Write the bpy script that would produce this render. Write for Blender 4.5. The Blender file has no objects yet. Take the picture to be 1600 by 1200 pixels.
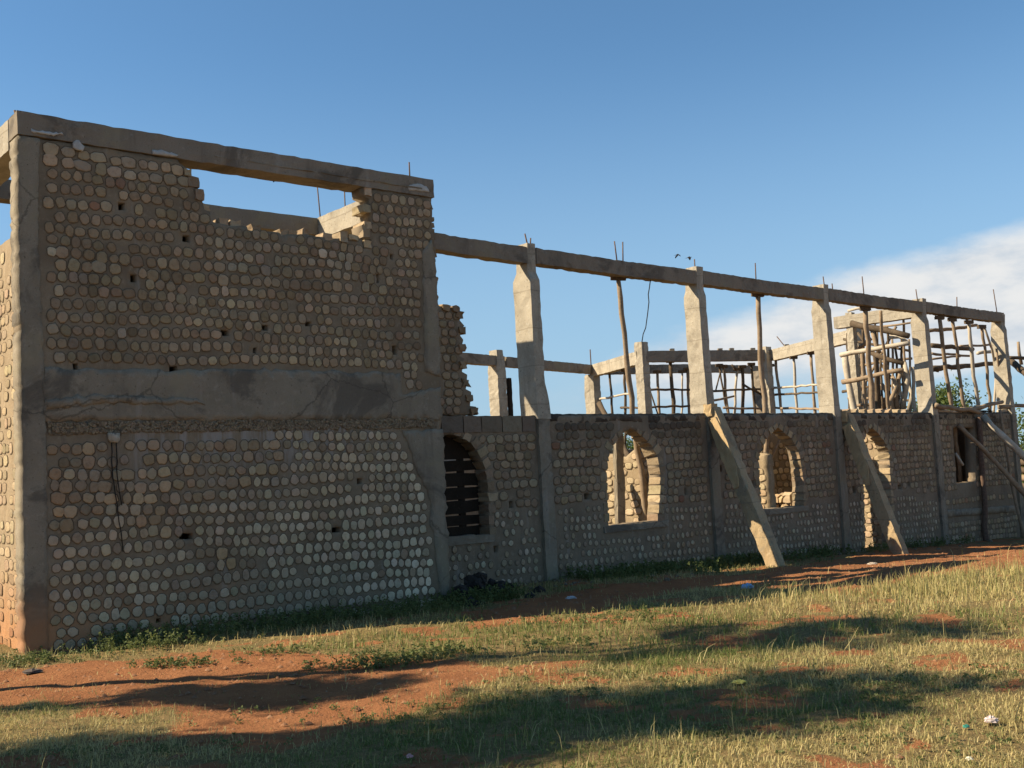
import bpy, math, random
import numpy as np
from mathutils import Vector, Matrix
from mathutils.geometry import delaunay_2d_cdt

random.seed(7)
RNG = np.random.default_rng(7)
SC = bpy.context.scene
COL = SC.collection
rad = math.radians

# ------------------------------------------------------------------ camera
EYE = 1.5812
FPX, PITCH, ROLL = 1684.7, 0.0814, -0.0517
_F = np.array([0, math.cos(PITCH), math.sin(PITCH)])
_R0 = np.array([1.0, 0, 0])
_U0 = np.array([0, -math.sin(PITCH), math.cos(PITCH)])
_c, _s = math.cos(ROLL), math.sin(ROLL)
CR, CU = _c * _R0 + _s * _U0, -_s * _R0 + _c * _U0
cam_d = bpy.data.cameras.new('camera')
cam = bpy.data.objects.new('camera', cam_d)
COL.objects.link(cam)
cam_d.sensor_width = 36
cam_d.lens = FPX / 1600 * 36
cam_d.clip_end = 2000
cam.matrix_world = Matrix(((CR[0], CU[0], -_F[0], 0), (CR[1], CU[1], -_F[1], 0), (CR[2], CU[2], -_F[2], EYE), (0, 0, 0, 1)))
SC.camera = cam

# ------------------------------------------------------------------ sky, sun, exposure
SUN_EL, SUN_HEAD = rad(37), rad(84)            # the light travels towards heading 85 (from +Y towards +X)
SKY_STRENGTH, SUN_STRENGTH, EXPOSURE = 0.078, 5.0, 1.0
world = bpy.data.worlds.new('World')
SC.world = world
world.use_nodes = True
nt = world.node_tree
nt.nodes.clear()


def N(nt, kind, **kw):
    n = nt.nodes.new(kind)
    for k, v in kw.items():
        if k == 'ins':
            for a, b in v.items():
                n.inputs[a].default_value = b
        else:
            setattr(n, k, v)
    return n


def M(nt, op, a, b=None, c=None, clamp=False):
    n = nt.nodes.new('ShaderNodeMath')
    n.operation = op
    n.use_clamp = clamp
    for i, v in enumerate((a, b, c)):
        if v is None:
            continue
        if isinstance(v, (int, float)):
            n.inputs[i].default_value = v
        else:
            nt.links.new(v, n.inputs[i])
    return n.outputs[0]


def smooth(nt, v, lo, hi):
    n = nt.nodes.new('ShaderNodeMapRange')
    n.interpolation_type = 'SMOOTHSTEP'
    nt.links.new(v, n.inputs[0])
    n.inputs[1].default_value = lo
    n.inputs[2].default_value = hi
    return n.outputs[0]


def mixc(nt, fac, a, b, blend='MIX'):
    n = nt.nodes.new('ShaderNodeMix')
    n.data_type = 'RGBA'
    n.blend_type = blend
    for sock, v in ((n.inputs[0], fac), (n.inputs[6], a), (n.inputs[7], b)):
        if isinstance(v, (int, float)):
            sock.default_value = v
        elif isinstance(v, tuple):
            sock.default_value = (*v, 1) if len(v) == 3 else v
        else:
            nt.links.new(v, sock)
    return n.outputs[2]


sky = N(nt, 'ShaderNodeTexSky', sky_type='NISHITA', sun_disc=False, sun_elevation=SUN_EL, sun_rotation=SUN_HEAD + math.pi,
        air_density=1.0, dust_density=0.3, ozone_density=3.0, altitude=1100)
tc = N(nt, 'ShaderNodeTexCoord')
sep = N(nt, 'ShaderNodeSeparateXYZ')
nt.links.new(tc.outputs['Generated'], sep.inputs[0])
az = M(nt, 'ARCTAN2', sep.outputs[0], sep.outputs[1])
el = M(nt, 'ARCSINE', sep.outputs[2])
cmb = N(nt, 'ShaderNodeCombineXYZ')
nt.links.new(M(nt, 'MULTIPLY', az, 1.0), cmb.inputs[0])
nt.links.new(M(nt, 'MULTIPLY', el, 2.2), cmb.inputs[1])
n1 = N(nt, 'ShaderNodeTexNoise', ins={'Scale': 5.5, 'Detail': 8, 'Roughness': 0.56})
n2 = N(nt, 'ShaderNodeTexNoise', ins={'Scale': 16.0, 'Detail': 7, 'Roughness': 0.6})
nt.links.new(cmb.outputs[0], n1.inputs[0])
nt.links.new(cmb.outputs[0], n2.inputs[0])
# the bank of cloud: its top rises to the right, from 6 degrees up to about 13, and stays there
azr = M(nt, 'SUBTRACT', az, rad(5.0))
azp = M(nt, 'MAXIMUM', azr, 0.0)
top = M(nt, 'ADD', M(nt, 'MULTIPLY', M(nt, 'POWER', M(nt, 'MINIMUM', azp, 0.55), 0.62), 0.180), 0.098)
nz = M(nt, 'SUBTRACT', n1.outputs[0], 0.5)
nz2 = M(nt, 'SUBTRACT', n2.outputs[0], 0.5)
edge = M(nt, 'ADD', M(nt, 'SUBTRACT', top, el), M(nt, 'ADD', M(nt, 'MULTIPLY', nz, 0.055), M(nt, 'MULTIPLY', nz2, 0.02)))
mtop = smooth(nt, edge, 0.0, 0.03)
mbot = smooth(nt, M(nt, 'ADD', el, M(nt, 'MULTIPLY', nz, 0.10)), 0.046, 0.085)
maz = smooth(nt, M(nt, 'ADD', az, M(nt, 'MULTIPLY', nz, 0.25)), rad(4.0), rad(9.0))
mend = smooth(nt, az, rad(120), rad(75))
bank = M(nt, 'MULTIPLY', M(nt, 'MULTIPLY', mtop, mbot), M(nt, 'MULTIPLY', maz, mend))
# a thin low layer all round the horizon
low = M(nt, 'MULTIPLY', smooth(nt, el, 0.115, 0.03), smooth(nt, n1.outputs[0], 0.40, 0.66))
low = M(nt, 'MULTIPLY', low, 0.55)
hz = M(nt, 'MULTIPLY', smooth(nt, el, 0.40, 0.0), 0.85)
skyc = mixc(nt, hz, mixc(nt, 1.0, sky.outputs[0], (0.76, 0.98, 1.0), 'MULTIPLY'), (2.35, 3.45, 4.6))
skyc = mixc(nt, low, skyc, (3.7, 4.2, 4.7))
shade = mixc(nt, smooth(nt, n2.outputs[0], 0.25, 0.62), (3.8, 4.25, 4.75), (5.3, 5.35, 5.35))
skyc = mixc(nt, bank, skyc, shade)
bg = N(nt, 'ShaderNodeBackground', ins={'Strength': SKY_STRENGTH})
nt.links.new(skyc, bg.inputs[0])
wo = N(nt, 'ShaderNodeOutputWorld')
nt.links.new(bg.outputs[0], wo.inputs[0])

sun_d = bpy.data.lights.new('sun', 'SUN')
sun_d.energy = SUN_STRENGTH
sun_d.angle = rad(0.53)
sun_d.color = (1.0, 0.85, 0.63)
sun = bpy.data.objects.new('sun', sun_d)
COL.objects.link(sun)
SUN_T = Vector((math.sin(SUN_HEAD) * math.cos(SUN_EL), math.cos(SUN_HEAD) * math.cos(SUN_EL), -math.sin(SUN_EL)))
sun.rotation_euler = SUN_T.to_track_quat('-Z', 'Y').to_euler()
SC.view_settings.view_transform = 'Standard'
SC.view_settings.look = 'None'
SC.view_settings.exposure = EXPOSURE
SC.view_settings.gamma = 1
SC.cycles.use_denoising = True
SC.cycles.max_bounces = 6


# ------------------------------------------------------------------ places
def ray(px, py):
    d = _F + CR * ((px - 800) / FPX) - CU * ((py - 600) / FPX)
    return d


class Frame:
    """a wall line: u along it, n back from it, z up"""

    def __init__(s, x, y, th):
        s.o = np.array([x, y])
        s.d = np.array([math.sin(th), math.cos(th)])
        s.b = np.array([-math.cos(th), math.sin(th)])
        s.rot = math.pi / 2 - th

    def w(s, u, n, z):
        p = s.o + s.d * u + s.b * n
        return np.array([p[0], p[1], z])

    def uz(s, px, py, n=0.0):
        r = ray(px, py)
        t = (s.o @ s.b + n) / (r[:2] @ s.b)
        return (r[:2] * t - s.o) @ s.d, EYE + r[2] * t

    def loc(s, x, y):
        q = np.stack([np.asarray(x) - s.o[0], np.asarray(y) - s.o[1]], -1)
        return q @ s.d, q @ s.b


FA = Frame(-5.0857, 11.1246, 0.8734)                   # front block
LA, ZT = 5.3843, 5.655
_n0 = FA.w(LA, 0.6, 0)
FN = Frame(_n0[0], _n0[1], 0.8357)                     # nave
CS, SP, ZB, ZW = 2.367, 4.1927, 5.077, 2.4326


def at_z(px, py, z):
    r = ray(px, py)
    t = (z - EYE) / r[2]
    return np.array([r[0] * t, r[1] * t, z])


def on_plane(px, py, P, Q):
    """point of the picture on the upright plane through P and Q"""
    d = np.array([Q[0] - P[0], Q[1] - P[1]])
    nrm = np.array([-d[1], d[0]])
    r = ray(px, py)
    t = (np.array(P[:2]) @ nrm) / (r[:2] @ nrm)
    return np.array([r[0] * t, r[1] * t, EYE + r[2] * t])


# value noise on numpy arrays
_T = np.random.default_rng(3).random((256, 256))


def vn(x, y, seed=0):
    x = np.asarray(x, float) + seed * 17.3
    y = np.asarray(y, float) + seed * 9.7
    xi, yi = np.floor(x).astype(int), np.floor(y).astype(int)
    fx, fy = x - xi, y - yi
    fx, fy = fx * fx * (3 - 2 * fx), fy * fy * (3 - 2 * fy)
    a, b = _T[xi & 255, yi & 255], _T[(xi + 1) & 255, yi & 255]
    c, d = _T[xi & 255, (yi + 1) & 255], _T[(xi + 1) & 255, (yi + 1) & 255]
    return (a * (1 - fx) + b * fx) * (1 - fy) + (c * (1 - fx) + d * fx) * fy


def fbm(x, y, seed=0, oct=4):
    v, a = 0, 0.5
    for i in range(oct):
        v = v + a * vn(np.asarray(x) * 2 ** i, np.asarray(y) * 2 ** i, seed + i)
        a /= 2
    return v / 0.9375


def sst(v, lo, hi):
    t = np.clip((v - lo) / (hi - lo), 0, 1)
    return t * t * (3 - 2 * t)


def gz(x, y):
    """height of the ground"""
    x, y = np.asarray(x, float), np.asarray(y, float)
    u, n = FA.loc(x, y)
    s = -n
    base = np.interp(u, [-30, 0, 5.4, 7.8, 24.5, 60], [0.1, 0.0, -0.13, -0.10, -0.735, -1.2])
    plat = np.interp(u, [-10, 5, 12, 25, 60], [0.02, 0.02, 0.0, -0.3, -0.9])
    lo = np.interp(u, [0, 5.4, 8, 25], [0.2, 0.5, 1.6, 2.0])
    hi = np.interp(u, [0, 5.4, 8, 25], [1.6, 2.6, 4.3, 4.6])
    z = base + (plat - base) * sst(s, lo, hi)
    near = np.exp(-((x - 1) ** 2 + (y - 10) ** 2) / 900)
    z = z + near * ((fbm(x * 0.8, y * 0.8, 5) - 0.5) * 0.10 + (fbm(x * 3.1, y * 3.1, 9, 3) - 0.5) * 0.05)
    d = np.hypot(x, y - 15)
    z = z - sst(d, 60, 500) * 3.0
    return z


def ground(px, py):
    r = ray(px, py)
    t = (0 - EYE) / r[2]
    for _ in range(30):
        z = float(gz(r[0] * t, r[1] * t))
        t = 0.5 * t + 0.5 * (z - EYE) / r[2]
    return np.array([r[0] * t, r[1] * t, float(gz(r[0] * t, r[1] * t))])


# ------------------------------------------------------------------ materials
def newmat(name):
    m = bpy.data.materials.new(name)
    m.use_nodes = True
    t = m.node_tree
    return m, t, t.nodes['Principled BSDF']


def noise(t, scale, detail=5, rough=0.6, vec=None, dist=0.0):
    n = N(t, 'ShaderNodeTexNoise', ins={'Scale': scale, 'Detail': detail, 'Roughness': rough, 'Distortion': dist})
    if vec is None:
        g = N(t, 'ShaderNodeNewGeometry')
        vec = g.outputs['Position']
    t.links.new(vec, n.inputs[0])
    return n.outputs[0]


def bump(t, p, h, strength=0.5, dist=0.02):
    b = N(t, 'ShaderNodeBump', ins={'Strength': strength, 'Distance': dist})
    t.links.new(h, b.inputs['Height'])
    t.links.new(b.outputs[0], p.inputs['Normal'])


def rough_mat(name, c1, c2, c3=None, s1=1.3, s2=14, bs=0.6, bd=0.02, rough=0.95, stain=None):
    m, t, p = newmat(name)
    a = noise(t, s1, 6, 0.65)
    b = noise(t, s2, 6, 0.7)
    col = mixc(t, smooth(t, a, 0.35, 0.68), c1, c2)
    if c3:
        col = mixc(t, M(t, 'MULTIPLY', smooth(t, b, 0.52, 0.72), 0.75), col, c3)
    g = noise(t, 90, 3, 0.7)
    col = mixc(t, M(t, 'MULTIPLY', smooth(t, g, 0.35, 0.7), 0.35), col, (c1[0] * .6, c1[1] * .6, c1[2] * .6))
    if stain:
        col = stain(t, col)
    t.links.new(col, p.inputs['Base Color'])
    p.inputs['Roughness'].default_value = rough
    p.inputs['Specular IOR Level'].default_value = 0.15
    bump(t, p, M(t, 'ADD', M(t, 'MULTIPLY', b, 0.35), M(t, 'MULTIPLY', g, 0.4)), bs, bd)
    return m


def streaks(t, col):
    """rain streaks and lime runs down the wall"""
    g = N(t, 'ShaderNodeNewGeometry')
    mp = N(t, 'ShaderNodeMapping', ins={'Scale': (6, 6, 0.7)})
    t.links.new(g.outputs['Position'], mp.inputs[0])
    v = noise(t, 1.0, 5, 0.6, mp.outputs[0])
    col = mixc(t, M(t, 'MULTIPLY', smooth(t, v, 0.55, 0.75), 0.45), col, (0.10, 0.085, 0.07))
    return mixc(t, M(t, 'MULTIPLY', smooth(t, v, 0.42, 0.25), 0.35), col, (0.34, 0.32, 0.28))


def low_stain(t, col, xmax, zlo, zhi, c, amount):
    """red earth splashed up the foot of the wall near the left corner"""
    g = N(t, 'ShaderNodeNewGeometry')
    sp_ = N(t, 'ShaderNodeSeparateXYZ')
    t.links.new(g.outputs['Position'], sp_.inputs[0])
    v = noise(t, 3.5, 4, .6)
    z_ = M(t, 'ADD', sp_.outputs[2], M(t, 'MULTIPLY', M(t, 'SUBTRACT', v, .5), .6))
    m_ = M(t, 'MULTIPLY', smooth(t, z_, zhi, zlo), smooth(t, sp_.outputs[0], xmax, xmax - 1.2))
    return mixc(t, M(t, 'MULTIPLY', m_, amount), col, c)


def wall_stain(t, col):
    col = streaks(t, col)
    g = N(t, 'ShaderNodeNewGeometry')
    sp_ = N(t, 'ShaderNodeSeparateXYZ')
    t.links.new(g.outputs['Position'], sp_.inputs[0])
    mp = N(t, 'ShaderNodeMapping', ins={'Scale': (9, 9, 1.1)})
    t.links.new(g.outputs['Position'], mp.inputs[0])
    v = noise(t, 1.0, 5, 0.65, mp.outputs[0])
    m_ = M(t, 'MULTIPLY', smooth(t, sp_.outputs[2], 1.55, 2.15), smooth(t, sp_.outputs[2], 2.32, 2.24))
    m_ = M(t, 'MULTIPLY', m_, M(t, 'MULTIPLY', smooth(t, sp_.outputs[0], -1.3, -2.2), smooth(t, sp_.outputs[0], -4.6, -3.8)))
    col = mixc(t, M(t, 'MULTIPLY', m_, M(t, 'MULTIPLY', smooth(t, v, .42, .62), .8)), col, (.30, .28, .25))
    return low_stain(t, col, -2.6, .0, .75, (.38, .19, .09), .75)


def conc_stain(t, col, crack=.5):
    col = streaks(t, col)
    v = noise(t, 1.15, 6, .7, dist=.6)
    g = N(t, 'ShaderNodeNewGeometry')
    nn = N(t, 'ShaderNodeTexNoise', ins={'Scale': 2.5, 'Detail': 5, 'Roughness': .65})
    t.links.new(g.outputs['Position'], nn.inputs[0])
    va = N(t, 'ShaderNodeVectorMath', operation='MULTIPLY_ADD')
    t.links.new(nn.outputs['Color'], va.inputs[0])
    va.inputs[1].default_value = (.28, .28, .28)
    t.links.new(g.outputs['Position'], va.inputs[2])
    vo = N(t, 'ShaderNodeTexVoronoi', feature='DISTANCE_TO_EDGE', ins={'Scale': .62})
    t.links.new(va.outputs[0], vo.inputs['Vector'])
    col = mixc(t, M(t, 'MULTIPLY', smooth(t, vo.outputs['Distance'], .008, .003), crack), col, (.06, .05, .038))
    pit = noise(t, 38, 3, .6)
    col = mixc(t, M(t, 'MULTIPLY', smooth(t, pit, .64, .70), .7), col, (.08, .065, .048))
    col = mixc(t, M(t, 'MULTIPLY', smooth(t, v, .52, .63), .65), col, (.085, .074, .060))
    col = mixc(t, M(t, 'MULTIPLY', smooth(t, v, .47, .36), .5), col, (.25, .215, .14))
    return low_stain(t, col, -3.6, .0, .8, (.33, .165, .08), .8)


def pits(t, col):
    col = streaks(t, col)
    g = N(t, 'ShaderNodeNewGeometry')
    sp_ = N(t, 'ShaderNodeSeparateXYZ')
    t.links.new(g.outputs['Position'], sp_.inputs[0])
    fr_ = M(t, 'FRACT', M(t, 'ADD', M(t, 'MULTIPLY', sp_.outputs[2], 1.7), M(t, 'MULTIPLY', noise(t, 3, 3, .6), .12)))
    col = mixc(t, M(t, 'MULTIPLY', smooth(t, M(t, 'ABSOLUTE', M(t, 'SUBTRACT', fr_, .5)), .022, .008), .45), col, (.17, .14, .10))
    pit = noise(t, 30, 3, .6)
    col = mixc(t, M(t, 'MULTIPLY', smooth(t, pit, .62, .69), .75), col, (.12, .10, .075))
    v = noise(t, 2.2, 6, .7, dist=.5)
    return mixc(t, M(t, 'MULTIPLY', smooth(t, v, .52, .64), .55), col, (.20, .17, .125))


MORTAR = rough_mat('mud_mortar', (0.245, 0.195, 0.132), (0.165, 0.127, 0.084), (0.305, 0.248, 0.175), stain=wall_stain)
MORTAR_GREY = rough_mat('grey_mortar', (0.238, 0.186, 0.127), (0.17, 0.131, 0.088), (0.30, 0.244, 0.175), stain=streaks)
CONCRETE = rough_mat('weathered_concrete', (0.265, 0.225, 0.165), (0.205, 0.172, 0.124), (0.325, 0.282, 0.212), s1=1.7, s2=9, bs=0.7, stain=conc_stain)
CONC_PALE = rough_mat('pale_concrete', (0.41, 0.36, 0.275), (0.31, 0.27, 0.205), (0.49, 0.45, 0.365), s1=2.5, s2=11, bs=0.8, stain=pits)
CONC_BEAM = rough_mat('ring_beam_concrete', (0.245, 0.205, 0.155), (0.195, 0.162, 0.122), (0.30, 0.258, 0.20), s1=1.5, s2=12, bs=0.7, stain=lambda t, c: conc_stain(t, c, .0))
SOOT = rough_mat('sooty_cement', (0.055, 0.047, 0.038), (0.135, 0.108, 0.078), (0.16, 0.13, 0.095), s1=2.4, s2=8, stain=streaks)
AGGR = rough_mat('honeycombed_concrete', (0.22, 0.18, 0.125), (0.14, 0.11, 0.075), (0.06, 0.045, 0.03), s1=26, s2=40, bs=1.0, bd=0.04)
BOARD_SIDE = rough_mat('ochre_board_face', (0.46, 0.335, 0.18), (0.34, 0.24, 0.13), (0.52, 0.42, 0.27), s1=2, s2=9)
BARK = rough_mat('bark_wood', (0.30, 0.225, 0.15), (0.21, 0.15, 0.095), (0.40, 0.33, 0.24), s1=6, s2=25, bs=0.5, bd=0.01)
BARK_DARK = rough_mat('dark_bark_wood', (0.12, 0.088, 0.058), (0.075, 0.055, 0.036), (0.19, 0.15, 0.105), s1=6, s2=25, bs=0.5, bd=0.01)
BARK_PALE = rough_mat('peeled_wood', (0.47, 0.41, 0.32), (0.36, 0.30, 0.22), (0.56, 0.51, 0.42), s1=6, s2=25, bs=0.5, bd=0.01)
STEEL = rough_mat('rusty_steel', (0.10, 0.065, 0.045), (0.16, 0.10, 0.07), None, s1=20, s2=60, bs=0.2, bd=0.003, rough=0.7)
BLACK = rough_mat('black_plastic', (0.012, 0.012, 0.012), (0.02, 0.018, 0.016), None, rough=0.6)
PLANK = rough_mat('old_plank', (0.030, 0.022, 0.015), (0.020, 0.015, 0.010), (0.050, 0.038, 0.026), s1=5, s2=20)
CHAR = rough_mat('dark_rubble', (0.030, 0.026, 0.024), (0.05, 0.043, 0.037), (0.09, 0.075, 0.06), s1=6, s2=20)
LIME = rough_mat('lime_patch', (0.50, 0.49, 0.45), (0.38, 0.365, 0.33), (0.56, 0.55, 0.52), s1=4, s2=14)
TRUNK = rough_mat('tree_bark', (0.12, 0.095, 0.07), (0.075, 0.06, 0.045), (0.18, 0.15, 0.12), s1=5, s2=22)


def stone_mat(name, attr):
    m, t, p = newmat(name)
    if attr:
        a = N(t, 'ShaderNodeAttribute', attribute_name='Col')
        c = a.outputs['Color']
    else:
        a = N(t, 'ShaderNodeObjectInfo')
        c = a.outputs['Color']
    v = noise(t, 16, 6, 0.7)
    w = noise(t, 55, 4, 0.7)
    col = mixc(t, M(t, 'MULTIPLY', smooth(t, v, 0.42, 0.75), 0.55), c, mixc(t, 1.0, c, (0.55, 0.5, 0.45), 'MULTIPLY'))
    col = mixc(t, M(t, 'MULTIPLY', smooth(t, w, 0.5, 0.75), 0.4), col, mixc(t, 1.0, c, (1.25, 1.22, 1.15), 'MULTIPLY'))
    t.links.new(col, p.inputs['Base Color'])
    p.inputs['Roughness'].default_value = 0.92
    p.inputs['Specular IOR Level'].default_value = 0.15
    bump(t, p, M(t, 'ADD', v, M(t, 'MULTIPLY', w, 0.5)), 0.7, 0.02)
    return m


STONE_P = stone_mat('field_stone', False)
STONE_S = stone_mat('field_stone_mass', True)
JOINT = rough_mat('clay_joint', (0.125, 0.090, 0.055), (0.09, 0.064, 0.040), (0.18, 0.132, 0.083), s1=3, s2=20)


# ------------------------------------------------------------------ objects
def tag(o, label=None, cat=None, group=None, kind=None):
    if label:
        o['label'] = label
    if cat:
        o['category'] = cat
    if group:
        o['group'] = group
    if kind:
        o['kind'] = kind
    return o


def empty(name, loc, rz=0.0):
    o = bpy.data.objects.new(name, None)
    COL.objects.link(o)
    o.location = loc
    o.rotation_euler = (0, 0, rz)
    o.empty_display_size = 0.2
    return o


def link(name, me, parent=None, mat=None):
    if mat is not None:
        for x in (mat if isinstance(mat, (list, tuple)) else [mat]):
            me.materials.append(x)
    o = bpy.data.objects.new(name, me)
    COL.objects.link(o)
    if parent is not None:
        o.parent = parent
    return o


def mesh(name, v, f):
    me = bpy.data.meshes.new(name)
    me.from_pydata([tuple(map(float, p)) for p in v], [], [tuple(map(int, q)) for q in f])
    me.update()
    return me


def np_mesh(name, v, tris, col=None, matidx=None):
    """fast triangle mesh from arrays"""
    me = bpy.data.meshes.new(name)
    v = np.ascontiguousarray(v, np.float32)
    tris = np.ascontiguousarray(tris, np.int32)
    me.vertices.add(len(v))
    me.vertices.foreach_set('co', v.ravel())
    me.loops.add(tris.size)
    me.loops.foreach_set('vertex_index', tris.ravel())
    me.polygons.add(len(tris))
    me.polygons.foreach_set('loop_start', np.arange(0, tris.size, 3, dtype=np.int32))
    me.polygons.foreach_set('loop_total', np.full(len(tris), 3, np.int32))
    if matidx is not None:
        me.polygons.foreach_set('material_index', np.ascontiguousarray(matidx, np.int32))
    if col is not None:
        a = me.color_attributes.new('Col', 'FLOAT_COLOR', 'POINT')
        c = np.ones((len(v), 4), np.float32)
        c[:, :3] = col
        a.data.foreach_set('color', c.ravel())
    me.update(calc_edges=True)
    me.validate()
    return me


def inpoly(P, poly):
    x, y = P[:, 0], P[:, 1]
    r = np.zeros(len(P), bool)
    n = len(poly)
    for i in range(n):
        x0, y0 = poly[i]
        x1, y1 = poly[(i + 1) % n]
        if y0 == y1:
            continue
        c = ((y0 > y) != (y1 > y)) & (x < (x1 - x0) * (y - y0) / (y1 - y0) + x0)
        r ^= c
    return r


def polydist(P, poly):
    d = np.full(len(P), 1e9)
    n = len(poly)
    for i in range(n):
        a, b = np.array(poly[i]), np.array(poly[(i + 1) % n])
        ab = b - a
        t = np.clip(((P - a) @ ab) / max(ab @ ab, 1e-12), 0, 1)
        d = np.minimum(d, np.hypot(*(P - (a + t[:, None] * ab)).T))
    return d


def densify(poly, step, jit, rng):
    out = []
    n = len(poly)
    for i in range(n):
        a, b = np.array(poly[i], float), np.array(poly[(i + 1) % n], float)
        k = max(1, int(np.hypot(*(b - a)) / step))
        for j in range(k):
            p = a + (b - a) * j / k
            out.append(p + rng.normal(0, jit, 2) * (1 if j else 0.6))
    return np.array(out)


def panel(name, outer, holes, y0, thick, mat, parent, grid=0.07, rel=0.006, jit=0.006, seed=0):
    """an upright slab with relief on its front face; outline and holes in (u, z)"""
    rng = np.random.default_rng(100 + seed)
    loops = [densify(outer, grid, jit, rng)] + [densify(h, grid * 0.8, jit, rng) for h in holes]
    pts, edges = [], []
    for L in loops:
        b = len(pts)
        pts += [tuple(p) for p in L]
        edges += [(b + i, b + (i + 1) % len(L)) for i in range(len(L))]
    lo, hi = loops[0].min(0), loops[0].max(0)
    gx, gy = np.meshgrid(np.arange(lo[0] + grid / 2, hi[0], grid), np.arange(lo[1] + grid / 2, hi[1], grid))
    G = np.stack([gx.ravel(), gy.ravel()], 1)
    G += rng.uniform(-.3, .3, G.shape) * grid
    k = inpoly(G, loops[0])
    for h in loops[1:]:
        k &= ~inpoly(G, h)
    G = G[k]
    if len(G):
        k = polydist(G, loops[0]) > grid * 0.35
        for h in loops[1:]:
            k &= polydist(G, h) > grid * 0.35
        G = G[k]
    allp = [Vector(p) for p in pts] + [Vector(p) for p in G]
    V, _, F, *_ = delaunay_2d_cdt(allp, edges, [], 0, 1e-6)
    V = np.array([(p.x, p.y) for p in V])
    F = np.array([f for f in F if len(f) == 3])
    C = V[F].mean(1)
    k = inpoly(C, loops[0])
    for h in loops[1:]:
        k &= ~inpoly(C, h)
    F = F[k]
    a, b, c = V[F[:, 0]], V[F[:, 1]], V[F[:, 2]]
    area = (b[:, 0] - a[:, 0]) * (c[:, 1] - a[:, 1]) - (b[:, 1] - a[:, 1]) * (c[:, 0] - a[:, 0])
    F[area < 0] = F[area < 0][:, ::-1]
    n = len(V)
    yf = y0 + rel * fbm(V[:, 0] * 7, V[:, 1] * 9, seed, 3)
    front = np.stack([V[:, 0], yf, V[:, 1]], 1)
    back = np.stack([V[:, 0], np.full(n, y0 + thick), V[:, 1]], 1)
    E = {}
    for t in F:
        for i in range(3):
            e = (int(t[i]), int(t[(i + 1) % 3]))
            if (e[1], e[0]) in E:
                del E[(e[1], e[0])]
            else:
                E[e] = 1
    side = []
    for i, j in E:
        side += [(j, i, i + n), (j, i + n, j + n)]
    tris = np.concatenate([F, F[:, ::-1] + n, np.array(side)])
    return link(name, np_mesh(name, np.concatenate([front, back]), tris), parent, mat)


def block(name, secs, mat, parent=None, step=0.09, div=3, jit=0.006, seed=0):
    """a rough prism through sections (centre, axis a half, axis b half); every section is a rectangle"""
    rng = np.random.default_rng(500 + seed)
    rings = []
    for i in range(len(secs) - 1):
        c0, a0, b0 = [np.array(q, float) for q in secs[i]]
        c1, a1, b1 = [np.array(q, float) for q in secs[i + 1]]
        k = max(1, int(np.linalg.norm(c1 - c0) / step))
        for j in range(k + (1 if i == len(secs) - 2 else 0)):
            t = j / k
            rings.append((c0 + (c1 - c0) * t, a0 + (a1 - a0) * t, b0 + (b1 - b0) * t))
    per = []
    for i in range(div):
        per.append((-1 + 2 * i / div, -1))
    for i in range(div):
        per.append((1, -1 + 2 * i / div))
    for i in range(div):
        per.append((1 - 2 * i / div, 1))
    for i in range(div):
        per.append((-1, 1 - 2 * i / div))
    m = len(per)
    v, f = [], []
    for c, a, b in rings:
        for p, q in per:
            w = c + a * p + b * q + rng.normal(0, jit * (.35 if div > 2 else .8), 3)
            if abs(p) == 1 and abs(q) == 1 and div > 2 and rng.random() < .3:
                w = w - (a * p + b * q) * min(.25, jit * 2.2 / (np.linalg.norm(a) + np.linalg.norm(b) + 1e-6)) * rng.random()
            v.append(w)
    for r in range(len(rings) - 1):
        for i in range(m):
            f.append((r * m + i, r * m + (i + 1) % m, (r + 1) * m + (i + 1) % m, (r + 1) * m + i))
    f.append(tuple(range(m))[::-1])
    f.append(tuple((len(rings) - 1) * m + i for i in range(m)))
    me = mesh(name, v, f)
    return link(name, me, parent, mat)


def beam(name, p0, p1, w, h, mat, parent=None, seed=0, jit=0.007, step=0.1):
    """level or sloping bar with its top edge along p0-p1; w across, h down"""
    p0, p1 = np.array(p0, float), np.array(p1, float)
    d = p1 - p0
    s = np.cross(d, (0, 0, 1.0))
    s /= np.linalg.norm(s)
    up = np.cross(s, d / np.linalg.norm(d))
    o = up * (-h / 2)
    return block(name, [(p0 + o, s * w / 2, up * h / 2), (p1 + o, s * w / 2, up * h / 2)], mat, parent, step=step, jit=jit, seed=seed)


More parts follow.
